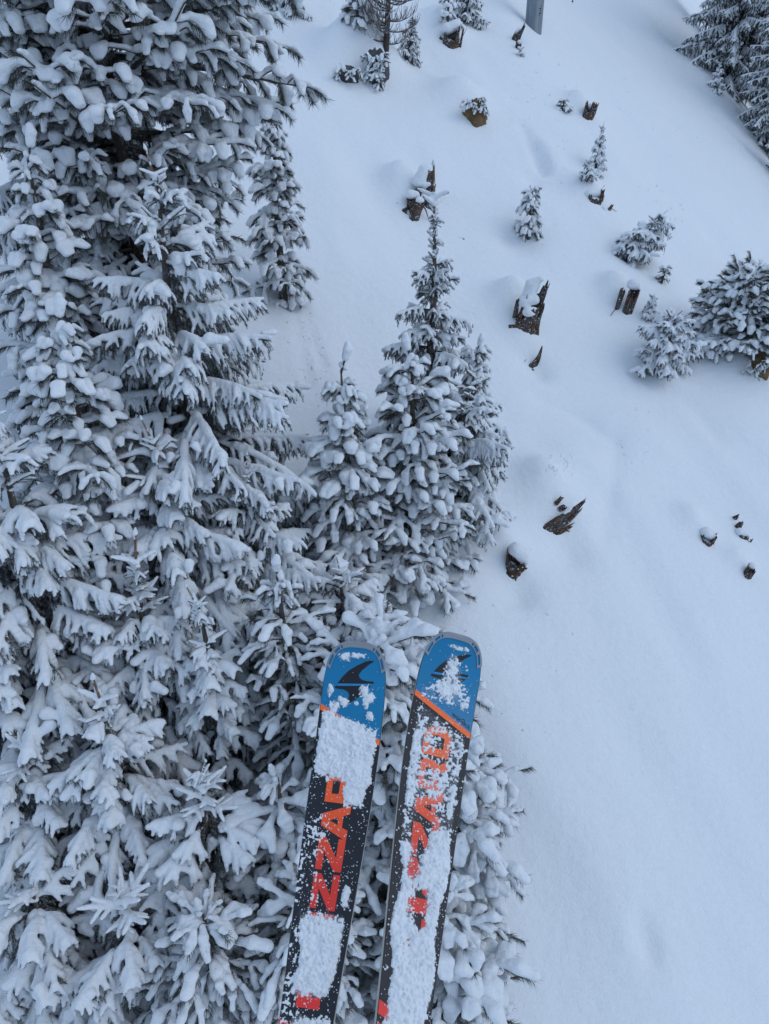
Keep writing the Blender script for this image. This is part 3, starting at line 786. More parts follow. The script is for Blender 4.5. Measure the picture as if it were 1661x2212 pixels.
# ------------------------------------------------------------------ bare larch
def larch():
    g = at(833, 106); rs = np.random.RandomState(71)
    root = empty('larch_tree', (g[0], g[1], g[2] - 0.15), 'leafless frosted larch with upswept twigs at the top edge', 'larch tree')
    H = 4.6; zz = np.linspace(0, H, 12); tp = np.stack([0.05 * np.sin(zz) + 0.02 * zz, 0.02 * zz, zz], 1)
    mb = MB(); mb.tube(tp, 0.085 * (1 - zz / H) ** 0.8 + 0.015, 9); mb.build('trunk', [M_LARCH], root)
    z = 0.25
    while z < H * 0.95:
        f = z / H; ln = (1.35 * (1 - f) ** 0.7 + 0.1) * rs.uniform(0.65, 1.1)
        az = rs.rand() * 6.283; c = math.cos(az); s = math.sin(az)
        mb = MB()
        br = run_line((0.05 * math.sin(z) + 0.02 * z, 0.02 * z, z), (c, s, -0.25), ln, 0.08, -1.15 / ln * 0.9, rs, 0.08)
        mb.tube(br, np.linspace(0.020, 0.008, len(br)), 5, 0)
        for i in range(1, len(br)):
            for q in range(rs.randint(2, 4)):
                d = unit(br[i] - br[i - 1]); r = rs.randn(3); r[2] = abs(r[2]) * 0.2
                tw = run_line(br[i], d * 0.7 + unit(r) * 0.8, rs.uniform(0.15, 0.48) * (0.5 + 0.5 * ln), 0.07, rs.uniform(-4.0, -1.6), rs, 0.12)
                mb.tube(tw, np.linspace(0.0095, 0.0055, len(tw)), 3, 1)
        mb.build('branch', [M_LARCH, M_LTWIG], root)
        z += rs.uniform(0.045, 0.085)
larch()

# ------------------------------------------------------------------ steel mast of the lift
def mast():
    g = at(1152, 60)
    root = empty('lift_mast', (g[0], g[1], g[2] - 0.6), 'round galvanised steel lift mast rising out of the snow at the top edge', 'mast')
    Hh = 11.0; n = 40; r = 0.335; mb = MB()
    zz = [0, 0.25, 0.25, 4.2, 4.2, 4.24, 4.24, Hh]; rr = [r + 0.10, r + 0.10, r, r, r + 0.03, r + 0.03, r * 0.98, r * 0.86]
    mb.tube(np.array([[0, 0, z + i * 1e-4] for i, z in enumerate(zz)]), np.array(rr), n)
    o = mb.build('shaft', [M_PYLON], root)
    mod = o.data; mod.polygons.foreach_set('use_smooth', np.array([abs(p.normal.z) < 0.5 for p in mod.polygons]))
    for k in range(5):                                       # painted tally marks on the shaft
        a = -1.05 + 0.0
        m2 = MB(); c, s = math.cos(a), math.sin(a); z0 = 0.95 + 0.075 * k
        if k in (1, 3):
            th = np.linspace(a - 0.14, a + 0.14, 5); hh = 0.055
        else:
            th = np.linspace(a - 0.13, a - 0.05, 3) if k == 0 else np.linspace(a + 0.03, a + 0.12, 3); hh = 0.065
        v = []; f = []
        for i, t in enumerate(th):
            for zq in (z0, z0 + hh * 0.6): v.append((math.cos(t) * (r + 0.004), math.sin(t) * (r + 0.004), zq))
        for i in range(len(th) - 1): f.append((2 * i, 2 * i + 2, 2 * i + 3, 2 * i + 1))
        m2.add(v, f); m2.build('painted_mark', [M_INK], root)
    for k in range(20):                                      # rungs up the far side
        m3 = MB(); z0 = 1.4 + 0.42 * k
        m3.tube([(-0.16, r * 0.9, z0), (-0.16, r + 0.16, z0), (0.16, r + 0.16, z0), (0.16, r * 0.9, z0)], 0.012, 6); m3.build('rung', [M_PYLON], root)
mast()

# ------------------------------------------------------------------ stumps, roots, rocks
def wood_piece(spine, rad, seed, flat=0.8, jag=0.16, sides=22, hollow=True):
    spine = np.asarray(spine, float); rad = np.asarray(rad, float)
    k = len(spine); u = np.linspace(0, k - 1, 12)
    P = np.stack([np.interp(u, range(k), spine[:, i]) for i in range(3)], 1); Rr = np.interp(u, range(k), rad)
    for _ in range(2): P[1:-1] = (P[:-2] + 2 * P[1:-1] + P[2:]) / 4
    t = np.gradient(P, axis=0); t /= np.linalg.norm(t, axis=1)[:, None]
    ref = np.array([0, 1.0, 0]); a = np.cross(t, ref); a /= np.linalg.norm(a, axis=1)[:, None]; b = np.cross(a, t)
    th = np.arange(sides) * 2 * math.pi / sides; v = []
    Ltot = np.linalg.norm(np.diff(P, axis=0), axis=1).sum()
    for i in range(12):
        m = 1 + 0.22 * lnoise(2.0 * np.cos(th) + seed * 3.1, 2.0 * np.sin(th) + i * 0.12, seed) + 0.20 * (0.5 - np.abs(lnoise(5.5 * np.cos(th) + seed, 5.5 * np.sin(th) + i * 0.10, seed + 9)))
        e = jag * Rr[-1] * 4.0 * np.maximum(0, (i - 6) / 5.0) * lnoise(1.7 * np.cos(th) + 7.3, 1.7 * np.sin(th) + seed, seed + 4) + (jag * Rr[-1] * 2.0 * lnoise(4 * np.cos(th), 4 * np.sin(th) + seed, seed + 5) if i == 11 else 0)
        v.append(P[i] + (Rr[i] * m * np.cos(th))[:, None] * a[i] + (Rr[i] * m * np.sin(th) * flat)[:, None] * b[i] + (np.zeros(sides) + e)[:, None] * t[i])
    top = v[-1]; c = P[-1]
    if hollow:
        v.append(c + (top - c) * 0.70 - t[-1] * Rr[-1] * 0.15); v.append(c + (top - c) * 0.45 - t[-1] * Rr[-1] * 0.9)
    V = np.concatenate(v + [np.array([c - t[-1] * (Rr[-1] * 1.1 if hollow else 0)])]); nr = len(v); f = []
    for i in range(nr - 1):
        for j in range(sides):
            j2 = (j + 1) % sides; f.append((i * sides + j, i * sides + j2, (i + 1) * sides + j2, (i + 1) * sides + j))
    for j in range(sides): f.append(((nr - 1) * sides + j, (nr - 1) * sides + (j + 1) % sides, len(V) - 1))
    return V, f

def shell(r, H, prof, seed, thick=0.3, sides=44, flat=0.85, flare=0.5, lean=(0, 0)):
    """a rotted-out stump: a splintered ring of wood whose height follows prof (angle, height) round the trunk, 0 = right, 90 = away"""
    rs = np.random.RandomState(seed); th = np.arange(sides) * 2 * math.pi / sides; dg = np.degrees(th)
    pa = [p[0] for p in prof] + [prof[0][0] + 360]; ph = [p[1] for p in prof] + [prof[0][1]]
    h = np.interp(dg, pa, ph) * H
    spl = rs.rand(sides // 2).repeat(2)[:sides]; h = h * (0.80 + 0.34 * spl) + H * 0.05 * rs.randn(sides)
    rg = 1 + 0.16 * lnoise(1.8 * np.cos(th) + seed, 1.8 * np.sin(th), seed) + 0.10 * (rs.rand(sides) - 0.5)
    v = []; nz = 9
    for i in range(nz):
        f = i / (nz - 1); z = -0.45 * H + f * (h + 0.45 * H)
        rr = r * rg * (1 + flare * np.maximum(0, 1 - (z + 0.3 * H) / (0.75 * H)) ** 2) * (1 + 0.06 * lnoise(6 * np.cos(th), 6 * np.sin(th) + z * 2.0, seed + 3))
        v.append(np.stack([rr * np.cos(th) + lean[0] * z, rr * np.sin(th) * flat + lean[1] * z, z], 1))
    for i in range(4):
        f = (i + 1) / 4; z = h * (1 - 0.05 - 0.95 * f) - 0.1 * H * f; rr = r * rg * (1 - thick * (0.35 + 0.65 * min(1, f * 1.6)))
        v.append(np.stack([rr * np.cos(th) + lean[0] * z, rr * np.sin(th) * flat + lean[1] * z, z], 1))
    V = np.concatenate(v); nr = len(v); f = []
    for i in range(nr - 1):
        for j in range(sides):
            j2 = (j + 1) % sides; f.append((i * sides + j, i * sides + j2, (i + 1) * sides + j2, (i + 1) * sides + j))
    return V, f

def stump(name, label, px, py, scale, pieces, caps=(), twigs=(), rot=True, seed=1, cat='tree stump', group='old stumps and roots sticking out of the snow'):
    g = at(px, py)
    root = empty(name, (g[0], g[1], g[2] - 0.10 * scale), label, cat, group)
    root.scale = (scale,) * 3
    rt = np.random.RandomState(seed + 400); root.rotation_euler = (rt.uniform(0.02, 0.22), rt.uniform(-0.02, 0.20), rt.uniform(-0.3, 0.3))
    for i, (nm, sp, rd, kw) in enumerate(pieces):
        kw = dict(kw); mat = kw.pop('mat', M_WOOD)
        if nm == 'stump_body':
            V, f = shell(rd[0], rd[1], sp, seed * 7 + i, **kw); sm = False
        else:
            V, f = wood_piece(sp, rd, seed * 7 + i, **kw); sm = True
        mb = MB(); mb.add(V, f); mb.build(nm, [mat], root, smooth=sm)
    for i, segs in enumerate(caps):
        link('snow_cap', blob_mesh('snow_cap', segs, 0.016, M_SNOW, k=0.02, under=1.6, rough=0.008, seed=seed + i), root)
    rs = np.random.RandomState(seed)
    for (a, d, ln, r, bend) in twigs:
        mb = MB(); mb.tube(run_line(a, d, ln, 0.05, bend, rs, 0.18), np.linspace(r, r * 0.5, max(2, int(round(ln / 0.05)) + 1)), 5); mb.build('twig', [M_LARCH], root)
    return root
W = {}
stump('tree_stump', 'big split grey stump with a tall curved shard on the open slope', 1136, 700, 1.0, [
    ('stump_body', [(0, 0.72), (25, 0.98), (50, 1.05), (75, 0.75), (110, 0.50), (160, 0.60), (185, 0.74), (205, 0.50), (225, 0.34), (262, 0.52), (285, 0.56), (305, 0.36), (335, 0.42)], [0.24, 1.0], dict(lean=(0.20, 0.10), flat=0.8, flare=0.8)),
    ('root', [(0.10, -0.08, -0.10), (-0.15, -0.10, 0.0), (-0.42, -0.10, 0.05)], [0.17, 0.13, 0.05], dict(mat=M_ROT, hollow=False)),
    ('shard', [(-0.28, 0.1, 0.2), (-0.27, 0.12, 0.62)], [0.06, 0.035], dict(flat=0.5, jag=0.3))],
    caps=[[[-0.02, -0.06, 0.40, 0.10, 0.0, 0.40, 0.13, 0.13], [-0.1, 0.12, 0.56, 0.1, 0.14, 0.62, 0.14, 0.14], [-0.05, 0.25, 0.6, 0.06, 0.34, 0.9, 0.16, 0.16], [0.04, 0.34, 0.92, 0.2, 0.30, 1.06, 0.14, 0.08]]], seed=1)
stump('tree_stump', 'jumble of broken stump pieces with rusty wood behind the spiky spruce leader', 893, 452, 1.0, [
    ('slab', [(0.16, 0.35, -0.2), (0.22, 0.4, 0.4), (0.26, 0.45, 0.98)], [0.26, 0.22, 0.15], dict(flat=0.5, jag=0.25)),
    ('slab', [(0.34, 0.3, 0.0), (0.40, 0.32, 0.72)], [0.12, 0.10], dict(flat=0.5, jag=0.2)),
    ('stump_body', [(0, 0.9), (90, 1.0), (180, 0.95), (270, 0.72)], [0.17, 0.42], dict(lean=(-0.1, 0.05))),
    ('log', [(0.02, -0.30, -0.25), (0.10, -0.22, 0.12), (0.16, -0.18, 0.28)], [0.13, 0.125, 0.11], dict(flat=0.8, jag=0.1)),
    ('root', [(-0.3, -0.1, -0.05), (-0.12, -0.12, 0.05)], [0.10, 0.13], dict(mat=M_ROT)),
    ('bark_chunk', [(0.05, 0.25, 0.42), (0.12, 0.25, 0.58)], [0.11, 0.09], dict(mat=M_ROT))],
    caps=[[[-0.12, 0.05, 0.42, -0.02, 0.1, 0.42, 0.15, 0.13]], [[0.14, -0.18, 0.34, 0.2, -0.14, 0.34, 0.10, 0.07]], [[0.05, 0.4, 0.7, 0.15, 0.5, 1.0, 0.18, 0.17], [0.05, 0.3, 0.3, 0.18, 0.35, 0.5, 0.13, 0.12], [0.22, 0.3, 0.65, 0.3, 0.3, 0.7, 0.08, 0.07]]],
    twigs=[((0.25, -0.05, 0.2), (0.6, -0.4, -0.5), 0.35, 0.02, 0), ((-0.5, 0.1, 0.25), (1, 0, 0.3), 0.22, 0.012, 3), ((-0.7, 0.0, 0.1), (1, 0.2, 0.2), 0.30, 0.012, -2), ((-0.35, 0, 0), (-0.6, 0, 0.6), 0.3, 0.009, 5)], seed=2)
stump('root_snag', 'narrow curved sliver of grey wood below the big split stump', 1150, 788, 1.0, [
    ('sliver', [(-0.12, -0.05, -0.10), (0.02, 0, 0.10), (0.10, 0.02, 0.28), (0.13, 0.05, 0.55)], [0.10, 0.085, 0.05, 0.012], dict(flat=0.5, jag=0.05, hollow=False)),
    ('core', [(-0.10, -0.08, -0.16), (0.02, -0.06, -0.02)], [0.08, 0.09], dict(mat=M_ROT, flat=0.6))],
    twigs=[((-0.22, 0.0, 0.12), (0.5, 0, 0.9), 0.12, 0.008, 0)], seed=3)
stump('root_snag', 'long weathered log end jutting up to the right out of a drift', 1212, 1128, 1.0, [
    ('log', [(-0.40, -0.06, -0.06), (-0.16, -0.03, 0.10), (0.12, 0.03, 0.24), (0.42, 0.12, 0.48)], [0.095, 0.105, 0.080, 0.022], dict(flat=0.75, jag=0.9)),
    ('strand', [(-0.42, -0.10, -0.08), (-0.18, -0.11, 0.04), (0.10, -0.06, 0.17), (0.36, 0.04, 0.36)], [0.05, 0.055, 0.045, 0.012], dict(jag=0.8, hollow=False)),
    ('strand', [(-0.36, -0.02, 0.06), (-0.10, 0.02, 0.19), (0.16, 0.06, 0.31)], [0.03, 0.045, 0.015], dict(mat=M_ROT, jag=0.5, hollow=False)),
    ('strand', [(-0.36, -0.12, -0.14), (-0.10, -0.15, -0.02), (0.14, -0.1, 0.08)], [0.05, 0.06, 0.035], dict(mat=M_ROT, jag=0.6, hollow=False)),
    ('shard', [(-0.02, -0.12, -0.12), (0.10, -0.12, -0.04)], [0.07, 0.06], dict(mat=M_ROT, flat=0.6)),
    ('bark_chunk', [(-0.04, 0.3, 0.32), (0.04, 0.3, 0.46)], [0.05, 0.04], dict(mat=M_ROT)),
    ('bark_chunk', [(0.0, 0.22, 0.24), (0.12, 0.22, 0.30)], [0.05, 0.05], dict(mat=M_ROT))],
    caps=[[[0.02, 0.02, 0.30, 0.14, 0.06, 0.37, 0.035, 0.03]]],
    twigs=[((0.12, -0.12, 0.0), (0.1, -0.3, -1), 0.22, 0.012, 0)], seed=4)
stump('tree_stump', 'forked rusty stump with a rounded snow cap beside the thicket', 1108, 1225, 1.0, [
    ('stump_body', [(0, 0.5), (60, 0.9), (130, 1.0), (180, 1.0), (230, 0.7), (300, 0.4)], [0.125, 0.46], dict(lean=(-0.05, 0.05))),
    ('root', [(0.05, -0.04, 0.02), (-0.14, -0.08, -0.04), (-0.27, -0.10, -0.10)], [0.10, 0.09, 0.07], dict(mat=M_ROT)),
    ('shard', [(0.02, -0.02, 0.08), (0.12, -0.04, 0.14), (0.20, -0.05, 0.22)], [0.09, 0.07, 0.05], dict(mat=M_ROT, jag=0.3))],
    caps=[[[0.0, 0.10, 0.42, 0.10, 0.10, 0.34, 0.14, 0.13], [0.10, 0.10, 0.34, 0.18, 0.06, 0.24, 0.12, 0.09]]],
    twigs=[((-0.1, -0.12, -0.02), (0.3, 0, -1), 0.12, 0.009, 0), ((0.22, 0.05, 0.3), (0.2, 0, -1), 0.1, 0.014, 0)], seed=5)
stump('tree_stump', 'short horned stump low on the right of the slope', 1526, 1165, 1.0, [
    ('stump_body', [(0, 1.0), (60, 0.7), (120, 1.0), (180, 0.8), (270, 0.5)], [0.13, 0.26], dict()),
    ('shard', [(0.10, 0, 0.0), (0.14, 0.0, 0.20)], [0.05, 0.02], dict(jag=0.2)), ('shard', [(-0.08, 0.05, 0.1), (-0.05, 0.08, 0.28)], [0.06, 0.025], dict(jag=0.2))],
    caps=[[[-0.03, 0.1, 0.20, 0.08, 0.08, 0.16, 0.12, 0.10]]], seed=6)
stump('root_snag', 'broken row of rotten log scraps at the right, beyond the horned stump', 1597, 1158, 1.0, [
    ('log', [(-0.08, 0.5, 0.12), (-0.02, 0.42, 0.28)], [0.05, 0.04], dict(jag=0.5)), ('log', [(-0.02, 0.25, 0.02), (0.0, 0.25, 0.24)], [0.09, 0.05], dict(jag=0.4)),
    ('log', [(0.02, 0, -0.1), (0.06, 0.04, 0.12)], [0.11, 0.08], dict(jag=0.2)), ('log', [(0.18, -0.04, -0.1), (0.2, 0, 0.04)], [0.07, 0.05], dict(jag=0.4))],
    caps=[[[0.0, 0.1, 0.14, 0.1, 0.1, 0.12, 0.09, 0.07]]], seed=7)
stump('tree_stump', 'small pointed stump with a hooked twig at the right edge', 1612, 1240, 1.0, [
    ('stump_body', [(0, 0.7), (90, 1.0), (150, 1.0), (220, 0.7), (300, 0.6)], [0.09, 0.30], dict(lean=(0.1, 0)))], caps=[[[0.04, 0.04, 0.28, 0.07, 0.06, 0.22, 0.065, 0.05]]],
    twigs=[((0.10, 0.0, 0.2), (0.5, 0, -0.4), 0.36, 0.010, 4)], seed=8)
stump('tree_stump', 'dark forked stump on the upper crest', 1268, 248, 1.0, [
    ('stump_body', [(0, 0.8), (70, 0.5), (140, 1.0), (200, 0.9), (270, 0.35), (320, 0.5)], [0.18, 0.5], dict()), ('shard', [(0.10, 0, -0.1), (0.16, 0.02, 0.40)], [0.12, 0.10], dict(jag=0.3, flat=0.6))],
    caps=[[[0.0, 0.1, 0.36, 0.04, 0.1, 0.30, 0.09, 0.08]]], twigs=[((0.2, 0, -0.05), (0.5, -0.2, -0.8), 0.6, 0.012, 0)], seed=9)
stump('tree_stump', 'snow-filled stump with tangled roots hanging down the crest', 1285, 428, 1.0, [
    ('stump_body', [(0, 1.0), (60, 0.8), (160, 0.7), (220, 0.35), (290, 0.3), (330, 0.6)], [0.20, 0.34], dict()), ('shard', [(0.18, 0, -0.1), (0.22, 0, 0.20)], [0.08, 0.04], dict(jag=0.3)),
    ('root', [(0.10, -0.2, -0.15), (0.22, -0.45, -0.38)], [0.09, 0.05], dict(hollow=False)), ('root', [(0.30, -0.35, -0.2), (0.42, -0.3, 0.02)], [0.06, 0.04], dict(jag=0.4)),
    ('root', [(0.0, -0.4, -0.3), (0.25, -0.8, -0.65)], [0.035, 0.02], dict(hollow=False)), ('root', [(0.25, -0.5, -0.35), (0.34, -0.9, -0.62)], [0.035, 0.02], dict(hollow=False))],
    caps=[[[-0.15, 0.15, 0.15, 0.08, 0.15, 0.2, 0.14, 0.12]], [[0.18, -0.3, -0.1, 0.26, -0.4, -0.18, 0.09, 0.06]]],
    twigs=[((0.4, -0.3, -0.05), (1, 0, -0.2), 0.25, 0.009, 1), ((0.3, -0.6, -0.4), (0.7, -0.3, -0.6), 0.35, 0.009, 0), ((0.2, 0.2, 0.3), (0.7, 0, 0.5), 0.2, 0.008, 0)], seed=10)
stump('tree_stump', 'hollow stump with splintered sticks at the top of the slope', 974, 92, 1.0, [
    ('stump_body', [(0, 1.0), (50, 0.9), (130, 0.8), (190, 0.6), (250, 0.3), (300, 0.35)], [0.27, 0.62], dict()), ('shard', [(0.28, 0, -0.5), (0.36, 0.0, 0.55)], [0.05, 0.03], dict(jag=0.2)),
    ('shard', [(0.18, -0.05, -0.35), (0.24, -0.05, 0.3)], [0.05, 0.04], dict(jag=0.3)), ('root', [(-0.2, 0, -0.1), (-0.42, 0.05, 0.2)], [0.12, 0.06], dict())],
    caps=[[[-0.2, 0.2, 0.42, 0.05, 0.3, 0.55, 0.22, 0.20]]], twigs=[((0.36, 0, 0.3), (0.6, 0, 1), 0.3, 0.012, 0)], seed=11)
stump('tree_stump', 'leaning frosted snag right under the steel mast', 1112, 84, 1.0, [
    ('stump_body', [(0, 1.0), (60, 0.9), (150, 0.5), (230, 0.35), (300, 0.6)], [0.15, 0.62], dict(lean=(0.25, 0)))], caps=[[[0.0, 0.08, 0.3, 0.08, 0.08, 0.4, 0.08, 0.06]]], seed=12)
stump('tree_stump', 'tiny dark stub below the leaning snag', 1119, 104, 1.0, [
    ('stump_body', [(0, 0.8), (90, 1.0), (180, 0.9), (270, 0.6)], [0.10, 0.32], dict())], caps=[[[0.0, 0.06, 0.28, 0.03, 0.06, 0.24, 0.07, 0.06]]], seed=13)
stump('tree_stump', 'upright split stump with trailing roots on the bank beside the dense spruce bush', 1354, 672, 1.0, [
    ('stump_body', [(0, 0.95), (60, 1.0), (130, 0.95), (190, 0.9), (225, 0.62), (270, 0.55), (300, 0.8)], [0.135, 0.72], dict(flare=-0.25, lean=(0.10, 0.05))), ('shard', [(-0.24, 0.1, 0.1), (-0.20, 0.12, 0.62)], [0.06, 0.07], dict(jag=0.35)),
    ('root', [(0.06, -0.1, -0.25), (0.14, -0.35, -0.6), (0.32, -0.7, -1.0)], [0.07, 0.05, 0.035], dict(hollow=False)), ('root', [(0.12, -0.1, -0.2), (0.30, -0.3, -0.45), (0.40, -0.5, -0.75)], [0.045, 0.035, 0.02], dict(hollow=False)),
    ('root', [(0.15, -0.4, -0.6), (0.40, -0.8, -1.05), (0.60, -1.05, -1.2)], [0.06, 0.06, 0.04], dict(hollow=False))],
    caps=[[[0.02, 0.08, 0.72, 0.08, 0.1, 0.70, 0.16, 0.15]]], twigs=[((-0.3, 0, 0.2), (-0.4, -0.1, -0.9), 0.35, 0.014, -2), ((0.2, -0.1, -0.1), (0.5, -0.2, -0.8), 0.6, 0.014, 1)], seed=14)
stump('bark_scrap', 'curled scrap of bark on the snow right of the spiky spruce leader', 990, 512, 1.0, [
    ('bark_chunk', [(0.0, 0, -0.02), (0.16, 0.0, 0.05)], [0.05, 0.04], dict(flat=0.4)), ('bark_chunk', [(-0.08, 0, 0.0), (0.0, -0.1, -0.14)], [0.035, 0.02], dict(flat=0.4))],
    caps=[[[0.0, 0.04, 0.05, 0.12, 0.04, 0.09, 0.05, 0.04]]], seed=15, cat='bark scrap')
for (px, py, sc, lb) in [(1338, 545, 0.5, 'dark chip of wood lying left of the leaning bushy spruce'), (1271, 412, 0.4, 'small dark root tip left of the tangled roots'), (1235, 4, 0.9, 'reddish stub at the very top edge right of the steel mast')]:
    stump('wood_chip', lb, px, py, sc, [('chip', [(0, 0, -0.15), (0.03, 0, 0.16)], [0.10, 0.03], dict(jag=0.3))], seed=int(px), cat='wood chip', group='chips and stubs in the snow')

# boulders with dwarf shrubs
def boulder(name, label, px, py, size, mat, shrubs, seed, cat='boulder', dy=0.0, dz=0.0):
    g = at(px, py); rs = np.random.RandomState(seed)
    root = empty(name, (g[0], g[1] + dy, g[2] + dz), label, cat, 'rocks showing through the snow')
    bm = bmesh.new(); bmesh.ops.create_icosphere(bm, subdivisions=4, radius=1.0)
    for v in bm.verts:
        c = v.co; q = 1 + 0.20 * float(lnoise(c.x * 1.7 + seed, c.y * 1.7 + c.z * 1.3, seed)) + 0.12 * float(lnoise(c.x * 4 + c.z * 3, c.y * 4 + seed, seed + 1))
        v.co = Vector((c.x * size[0] * q, c.y * size[1] * q, c.z * size[2] * q))
    me = bpy.data.meshes.new('rock'); bm.to_mesh(me); bm.free(); me.materials.append(mat)
    me.polygons.foreach_set('use_smooth', np.full(len(me.polygons), True)); link('rock', me, root)
    for (lx, ly, lz, L, n) in shrubs:
        for i in range(n):
            pL, pr = pick(BARE if i % 3 else LIGHT, L, rs)
            sc = L / pL * rs.uniform(0.7, 1.1)
            put_bough(pr, 'shrub_twig', root, (lx + rs.randn() * 0.10, ly + rs.randn() * 0.05, lz + rs.randn() * 0.10), -math.pi / 2 + rs.uniform(-1.0, 1.0), rs.uniform(-0.9, 0.3), rs.uniform(-0.4, 0.4), (sc, sc, sc * 0.8))
    return root
boulder('boulder', 'ochre boulder with dwarf shrubs under a snow lip on the open slope', 1026, 262, (0.40, 0.45, 0.62), M_OCHRE, [(-0.22, -0.32, 0.46, 0.20, 8), (0.14, -0.34, 0.46, 0.20, 8), (0.26, -0.34, 0.30, 0.18, 5)], 81, dy=0.30, dz=-0.02)
boulder('boulder', 'tall dark shrub-covered boulder with a thick snow hood below the larch', 815, 178, (0.36, 0.42, 0.85), M_DROCK, [(-0.18, -0.36, 0.55, 0.28, 7), (0.16, -0.36, 0.45, 0.28, 7), (0.05, -0.4, 0.15, 0.28, 6), (0.1, -0.35, -0.15, 0.25, 5), (-0.2, -0.35, 0.2, 0.25, 5)], 82, dy=0.3, dz=0.1)
boulder('boulder', 'low dark boulder split in two by snow left of the tall shrubby one', 748, 172, (0.36, 0.38, 0.40), M_DROCK, [(-0.2, -0.3, 0.25, 0.26, 5), (0.22, -0.3, 0.2, 0.26, 6)], 83, dy=0.25, dz=0.0)
boulder('boulder', 'orange-brown rock face under a snow cap at the right edge', 1644, 816, (0.24, 0.45, 0.55), M_OCHRE, [(-0.14, -0.40, 0.30, 0.20, 5), (0.05, -0.42, 0.40, 0.2, 4)], 84, dy=0.42, dz=-0.02)
tag(boulder('rock_outcrop', 'dark rock outcrop behind the brow in the top right', 1440, 20, (3.2, 2.6, 3.6), M_DROCK, [], 85, cat='rock outcrop', dy=9.5, dz=-1.2))

# ------------------------------------------------------------------ dry grass tips and crumbs of snow
def strewn():
    rs = np.random.RandomState(91); v = []; f = []
    zones = [(1150, 1640, 90, 560, 170), (1180, 1240, 985, 1030, 40), (1090, 1240, 110, 330, 40), (1330, 1400, 870, 1010, 14), (1420, 1480, 440, 480, 16), (900, 1000, 500, 900, 14)]
    for (x0, x1, y0, y1, n) in zones:
        for _ in range(n):
            px, py = rs.uniform(x0, x1), rs.uniform(y0, y1)
            if lnoise(px / 60, py / 60, 5) < -0.1 and n > 60: continue
            g = at(px, py)
            if g is None: continue
            for q in range(rs.randint(1, 4)):
                p = g[:3] + np.array([rs.randn() * 0.05, rs.randn() * 0.05, -0.02]); d = unit(np.array([rs.randn() * 0.8, rs.randn() * 0.5, 0.7])); L = rs.uniform(0.05, 0.16); w = np.array([0.0035, 0, 0])
                b = len(v); v += [p - w, p + w, p + d * L]; f.append((b, b + 1, b + 2))
    o = link('grass', mesh_from('grass', np.array(v), f, [M_GRASS], False))
    tag(o, 'dry grass tips just piercing the snow', 'grass', None, 'stuff')
    segs = []
    for _ in range(90):
        t = rs.rand(); lane = rs.randint(4)
        px = 612 + 60 * t + lane * 17 + rs.randn() * 5; py = 640 + 220 * t + rs.randn() * 12
        g = at(px, py); 
        if g is None: continue
        segs.append((g[:3] - [0, 0, 0.006], rs.uniform(0.010, 0.024)))
    for _ in range(34):
        g = at(rs.uniform(960, 1240), rs.uniform(1290, 1620))
        segs.append((g[:3] - [0, 0, 0.008], rs.uniform(0.008, 0.026)))
    v = []; f = []
    ico = bmesh.new(); bmesh.ops.create_icosphere(ico, subdivisions=1, radius=1.0); iv = np.array([list(q.co) for q in ico.verts]); fi = [tuple(q.index for q in t.verts) for t in ico.faces]; ico.free()
    for p, r in segs:
        b = len(v); m = iv * r * (1 + 0.25 * rs.randn(len(iv), 1)) * np.array([1.3, 1.3, 0.8]); v += list(m + p); f += [tuple(i + b for i in t) for t in fi]
    o = link('snow_crumbs', mesh_from('snow_crumbs', np.array(v), f, [M_SNOW], True))
    tag(o, 'fallen snow crumbs strewn on the slope beside the trees', 'snow', None, 'stuff')
M_GRASS = flat_mat('dry_grass', (0.22, 0.20, 0.18), 0.9)
strewn()
# ------------------------------------------------------------------ skis
def ski_w(s):
    s = np.asarray(s, float)
    tip = 0.064 * np.clip(1 - np.clip((0.13 - s) / 0.13, 0, 1) ** 4.0, 0, 1) ** (1 / 3.0)
    q = smooth01((s - 0.13) / 0.72); q2 = smooth01((s - 0.95) / 0.65)
    tail = np.clip((1.72 - s) / 0.05, 0, 1) ** 0.5
    return np.where(s < 0.13, tip, (0.064 - 0.0255 * q + 0.017 * q2) * tail)
def ski_rise(s): return 0.07 * np.clip(1 - np.asarray(s, float) / 0.30, 0, None) ** 2.2

